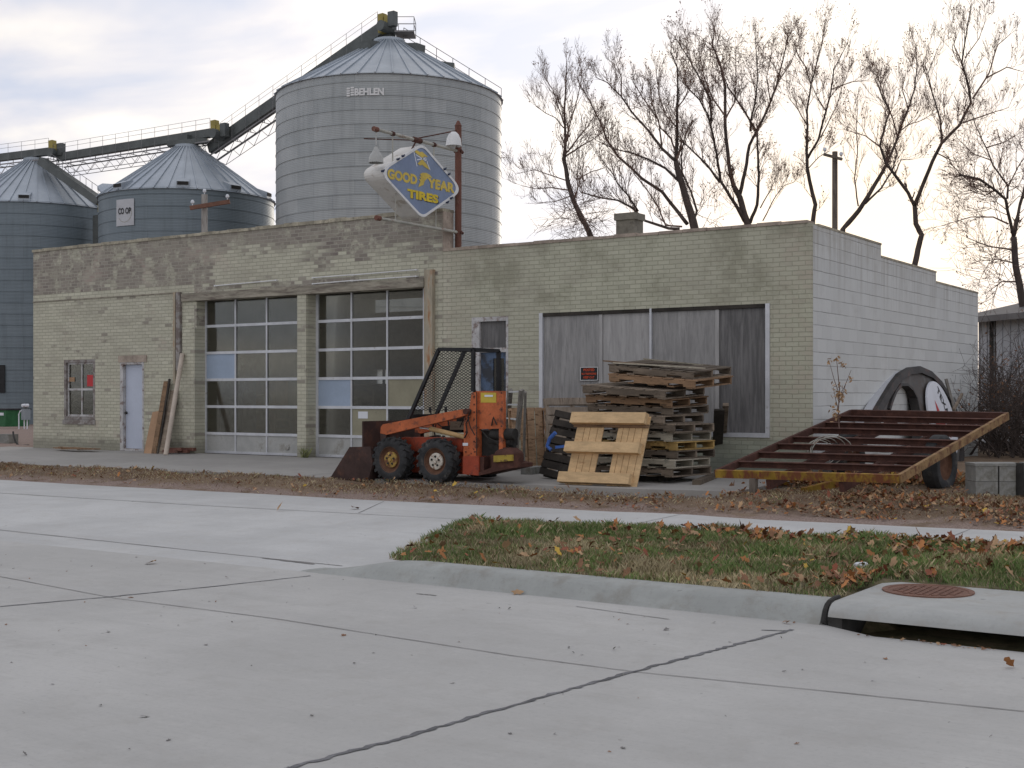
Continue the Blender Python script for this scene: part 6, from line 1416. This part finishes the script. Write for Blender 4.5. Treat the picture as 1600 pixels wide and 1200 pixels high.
b = MB(); p = G(8, 696, -.1); b.box(p.x - .3, p.x + .15, p.y, p.y + .3, -.12, .2); solo(b, 'concrete_block', M['conc'], 'lone pale concrete block on pink gravel at the left edge', 'concrete block')
b = MB(); b.tube([P(20.5, 675, 20.5), P(21.5, 682, 20.4), P(24, 690, 20.3), P(29, 696, 20.2), P(45, 696, 20.1)], .025, 6); solo(b, 'black_hose', M['dark'], 'bent black pipe lying on pink gravel left of the garage', 'pipe')

# ================================================================= grass, leaves, litter
def scatter_quads(name, pts, mats, mi, label, cat):
    me = bpy.data.meshes.new(name); nv = pts.shape[0] * pts.shape[1]; k = pts.shape[1]; n = pts.shape[0]
    me.vertices.add(nv); me.vertices.foreach_set('co', pts.reshape(-1).astype(np.float32)); me.loops.add(nv); me.loops.foreach_set('vertex_index', np.arange(nv, dtype=np.int32))
    me.polygons.add(n); me.polygons.foreach_set('loop_start', np.arange(0, nv, k, dtype=np.int32)); me.polygons.foreach_set('material_index', mi.astype(np.int32))
    for m in mats: me.materials.append(m)
    me.update(calc_edges=True); me.validate(); o = bpy.data.objects.new(name, me); COL.objects.link(o); return stuff(o, label, cat)
# lawn soil
b = MB(); xsn = list(np.arange(-8.8, 6.1, .35)); vs = []
def lawn_y0(x): return 9.02 if x < XE or x > -.64 else 10.08
def lawn_xl(y): f = min(max((y - FL0.y) / (FL1.y - FL0.y), 0), 1); return FL0.x + (FL1.x - FL0.x) * f
R2 = 12
cols = []
for fx in np.linspace(0, 1, 48):
    col = []
    for r in range(R2 + 1):
        v = r / R2; xr_ = 9.0; yl = 9.02 + (FL1.y - 9.02) * v; x = lawn_xl(yl) * (1 - fx) + xr_ * fx; y = 9.02 + (lerp(SW_N, x) - 9.02) * v
        if y < 10.09 and XE - .05 < x < -.6: y = y
        col.append((x, y, -.262 + .03 * math.sin(math.pi * v) + .3 * hn(x, y) - (.25 if (XE - .05 < x < -.6 and y < 10.0) else 0)))
    cols.append(col)
for i in range(47):
    for r in range(R2): b.add([cols[i][r], cols[i + 1][r], cols[i + 1][r + 1], cols[i][r + 1]], [(0, 1, 2, 3)])
struct(b.build('lawn', M['soil'], recalc=False))
def vnoise(x, y, s, seed):
    r_ = np.random.default_rng(seed); g = r_.random((64, 64)); u, v = (x / s) % 63, (y / s) % 63; i, j = u.astype(int), v.astype(int); fu, fv = u - i, v - j; fu = fu * fu * (3 - 2 * fu); fv = fv * fv * (3 - 2 * fv)
    return (g[i, j] * (1 - fu) + g[i + 1, j] * fu) * (1 - fv) + (g[i, j + 1] * (1 - fu) + g[i + 1, j + 1] * fu) * fv
def inlawn(x, y, m=0.):
    f = np.clip((y - FL0.y) / (FL1.y - FL0.y), 0, 1); xl_ = FL0.x + (FL1.x - FL0.x) * f; yn = np.interp(x, [p[0] for p in SW_N], [p[1] for p in SW_N])
    return (x > xl_ - m) & (y > 9.02 - m * .5) & (y < yn + m) & ~((x > XE - .02) & (x < -.62) & (y < 10.09 - m * .4))
def lawnz(x, y): yn = np.interp(x, [p[0] for p in SW_N], [p[1] for p in SW_N]); v = np.clip((y - 9.02) / (yn - 9.02), 0, 1); return -.262 + .03 * np.sin(np.pi * v)
def blades(x, y, z, h, w, lean):
    n = len(x); a = rng.random(n) * 2 * np.pi; ld = rng.random(n) * 2 * np.pi; L_ = rng.random(n) * lean * h
    dx, dy = np.cos(a) * w / 2, np.sin(a) * w / 2; tx, ty = np.cos(ld) * L_, np.sin(ld) * L_
    P_ = np.zeros((n, 4, 3)); P_[:, 0] = np.stack([x - dx, y - dy, z], 1); P_[:, 1] = np.stack([x + dx, y + dy, z], 1)
    P_[:, 2] = np.stack([x + dx * .7 + tx * .4, y + dy * .7 + ty * .4, z + h * .6], 1); P_[:, 3] = np.stack([x + tx, y + ty, z + h], 1); return P_
N_ = 230000; x = rng.uniform(-9.2, 4.5, N_); y = rng.uniform(9.0, 13.9, N_)
clump = vnoise(x, y, .16, 1); big_ = vnoise(x + 9, y, .8, 2); dry = vnoise(x + 20, y, .55, 3) * .6 + vnoise(x + 5, y, .2, 4) * .4
front = np.clip((10.2 - y) / 1.2, 0, 1)
keep = inlawn(x, y, .05) & (rng.random(N_) < .35 + .65 * clump); x, y, clump, big_, dry, front = [q[keep] for q in (x, y, clump, big_, dry, front)]
n = len(x); h = (.028 + .036 * clump + .02 * big_) * rng.uniform(.6, 1.25, n); h *= 1 + .5 * (big_ > .68)
d_ = dry + .22 * front + rng.normal(0, .1, n); mi = np.where(d_ > .74, 1, np.where(d_ > .60, np.where(rng.random(n) < .5, 2, 3), np.where(rng.random(n) < .35, 2, 0))); mi = np.where((d_ <= .7) & (rng.random(n) < .1), 1, mi)
scatter_quads('lawn_grass', blades(x, y, lawnz(x, y) - .004, h, rng.uniform(.005, .010, n), .9), [M['grass1'], M['grass2'], M['grass3'], M['grass4']], mi, 'patchy green and straw coloured grass on the strip between street and sidewalk', 'grass')
# fallen leaves
def leaves(x, y, z, s, curl=.5):
    n = len(x); a = rng.random(n) * 2 * np.pi; tilt = rng.normal(0, curl, (n, 2)); shp = np.array([(-1, 0), (-.55, .55), (-.1, .42), (.25, .8), (.45, .3), (1, 0), (.45, -.35), (.2, -.75), (-.15, -.4), (-.6, -.5)])
    k = len(shp); sx, sy = shp[:, 0][None] * s[:, None], shp[:, 1][None] * s[:, None] * rng.uniform(.7, 1, n)[:, None]; ca, sa = np.cos(a)[:, None], np.sin(a)[:, None]
    X = sx * ca - sy * sa; Y = sx * sa + sy * ca; cu = rng.normal(0, curl, n)[:, None]; Z = X * tilt[:, :1] + Y * tilt[:, 1:] + (sy ** 2) / s[:, None] * np.abs(cu) * 1.2 + rng.normal(0, .06, (n, k)) * s[:, None]
    Z = Z - Z.min(1, keepdims=True); return np.stack([x[:, None] + X, y[:, None] + Y, z[:, None] + Z], 2)
LM = [M['leafbr'], M['leafor'], M['leaftan'], M['leafye'], M['leafre']]
# lawn leaves: clustered
N_ = 11000; x = rng.uniform(-9, 4.5, N_); y = rng.uniform(9.05, 13.8, N_); c1 = vnoise(x, y + 3, .45, 6) * .6 + vnoise(x, y, 1.4, 7) * .4
yn = np.interp(x, [p[0] for p in SW_N], [p[1] for p in SW_N]); bk = np.clip((y - 10.6) / 1.5, 0, 1) * np.clip((x + 8.2) / 3, .15, 1)
keep = inlawn(x, y) & (rng.random(N_) < .10 + .95 * np.clip((c1 - .50) * 4.5, 0, 1) * (.25 + bk)); x, y = x[keep], y[keep]
# leaf drift round the inlet
k1 = 190; xe = rng.normal(-3.3, .22, k1); ye = rng.normal(9.75, .28, k1); x = np.concatenate([x, xe]); y = np.concatenate([y, ye]); kk = inlawn(x, y); x, y = x[kk], y[kk]
z = lawnz(x, y) + rng.uniform(.01, .055, len(x)); n = len(x)
scatter_quads('fallen_leaves', leaves(x, y, z, rng.uniform(.024, .052, n)), LM, rng.choice(5, n, p=[.30, .26, .28, .04, .12]), 'brown and orange fallen leaves lying in the grass strip', 'leaves')
# forecourt dirt: short dead grass and leaves
def dirt_pts(N_, dens):
    x = rng.uniform(-30, 4, N_); y = rng.uniform(13.4, 19.6, N_); yf = np.interp(x, [p[0] for p in SW_F], [p[1] for p in SW_F])
    front = 15.15 + .03 * (x + 20) + .3 * np.maximum(0, x + 12) / 5
    m = (y > yf + .02) & ~((y > front + .05) & (x > -27.3) & (x < -6.8)) & ~((x < -26) & (y > 15.4)) & (x < 3.5); return x[m], y[m]
gzv = np.vectorize(gzz)
x, y = dirt_pts(420000, 1); yf = np.interp(x, [p[0] for p in SW_F], [p[1] for p in SW_F]); ed = np.clip((y - yf - .15 - .35 * vnoise(x, y, .9, 31)) / .4, .10, 1); c1 = vnoise(x, y, .5, 11); c2 = vnoise(x, y, .14, 12)
keep = rng.random(len(x)) < ed * (.3 + .7 * c1) * (.35 + .65 * c2); x, y, c1, c2 = x[keep], y[keep], c1[keep], c2[keep]; n = len(x); tall = (x > -6.3) & (y > 18.3)
h = (.02 + .03 * c2) * rng.uniform(.5, 1.3, n) * np.where(tall, 3.0, 1.); gr_ = (vnoise(x, y, .7, 13) > .80); mi = np.where(gr_ & (rng.random(n) < .5), 0, np.where(rng.random(n) < .5, 3, 1)); mi = np.where(rng.random(n) < .35, 4, mi)
scatter_quads('dead_grass', blades(x, y, gzv(x, y) - .004, h, rng.uniform(.006, .012, n), 1.6), [M['grass3'], M['grass2'], M['grass3'], M['grass4'], M['leafbr']], mi, 'flattened brown dead grass on the dirt in front of the garage', 'dead grass')
x, y = dirt_pts(90000, 1); c1 = vnoise(x + 3, y, .6, 15); rightw = np.clip((x + 12.0) / 6, 0, 1); pile = np.exp(-(((y - 15.2) / .9) ** 2)) * np.clip((x + 8.5) / 2.5, 0, 1)
keep = rng.random(len(x)) < (.035 + .16 * rightw * np.clip((c1 - .3) * 2, 0, 1) + .75 * pile * np.clip((c1 - .25) * 2.5, 0, 1)); x, y = x[keep], y[keep]; n = len(x)
scatter_quads('leaf_litter', leaves(x, y, gzv(x, y) + rng.uniform(.0, .035, n), rng.uniform(.016, .042, n)), LM, rng.choice(5, n, p=[.42, .16, .28, .03, .11]), 'orange and brown leaf litter on the dirt around the trailer frame and pallets', 'leaves')
# piled leaves under the trailer front and in the gutter
k1 = 1300; f = rng.random(k1); pxs = 1180 + 330 * f; base_ = np.array([tuple(G(px, 768, -.15)) for px in pxs]); x = base_[:, 0] + rng.normal(0, .12, k1); y = base_[:, 1] + rng.normal(0, .28, k1) + .1
scatter_quads('leaf_drift', leaves(x, y, gzv(x, y) + rng.uniform(0, .11, k1) * (.3 + .7 * vnoise(x, y, .3, 16)), rng.uniform(.03, .055, k1), .8), LM, rng.choice(5, k1, p=[.28, .32, .26, .07, .07]), 'thick drift of orange leaves along the front of the trailer frame', 'leaves')
k1 = 170; f = rng.random(k1) ** 1.5; pxs = 1225 + 330 * f; pys = 972 + 38 * f + rng.normal(0, 3, k1); base_ = np.array([tuple(G(a, c, -.42)) for a, c in zip(pxs, pys)]); zz_ = np.array([(-.4 if (p[1] < 8.1 or p[0] < XE) else -.4 - .045 * (p[1] - 8.1) / .62) for p in base_])
ok = base_[:, 1] < 8.68
scatter_quads('gutter_leaves', leaves(base_[ok, 0], base_[ok, 1], zz_[ok] + .004, rng.uniform(.012, .03, ok.sum()), .22), LM, rng.choice(5, ok.sum(), p=[.4, .15, .35, .0, .1]), 'small brown leaves caught in the gutter by the drain slot', 'leaves')
# grit on the street and sidewalk
k1 = 260; x = rng.uniform(-14, 1, k1); y = rng.uniform(3.5, 8.6, k1); s_ = rng.uniform(.006, .016, k1) * np.where(rng.random(k1) < .08, 1.8, 1)
scatter_quads('street_grit', leaves(x, y, np.full(k1, -.398), s_, .3), [M['crack'], M['leafbr'], M['conc']], rng.choice(3, k1, p=[.5, .3, .2]), 'scattered grit and leaf crumbs on the concrete street', 'grit')
lone = [((808, 929), -.4, .05), ((170, 0), 0, 0)]
b = None
ll = np.array([tuple(G(*p, -.4)) for p in ((808, 929), (1577, 1044), (1383, 1030))]); scatter_quads('stray_leaves', leaves(ll[:, 0], ll[:, 1], ll[:, 2] + .003, np.array([.06, .05, .025])), LM, np.array([2, 1, 0]), 'a few single leaves on the open street', 'leaves')
ll = np.array([tuple(G(*p, -.3)) for p in ((437, 804), (555, 802), (283, 766), (235, 865))]); zz_ = np.array([dz(p[0], p[1]) for p in ll]); scatter_quads('driveway_leaves', leaves(ll[:, 0], ll[:, 1], zz_ + .004, np.array([.06, .08, .05, .07])), LM, np.array([2, 0, 0, 2]), 'a few brown leaves on the driveway', 'leaves')
# crushed white can in the grass
p = G(1345, 884, -.2); b = MB(); ax_ = vr * .9 + vd * .4; ax_.normalize(); pts = [p + ax_ * (-.06 + .02 * i) + Vector((0, 0, .0)) for i in range(7)]; b.tube(pts, [.024, .031, .033, .028, .033, .031, .024], 12); solo(b, 'drink_can', M['enamel'], 'crushed white drink can lying in the grass strip', 'can', smooth=True)
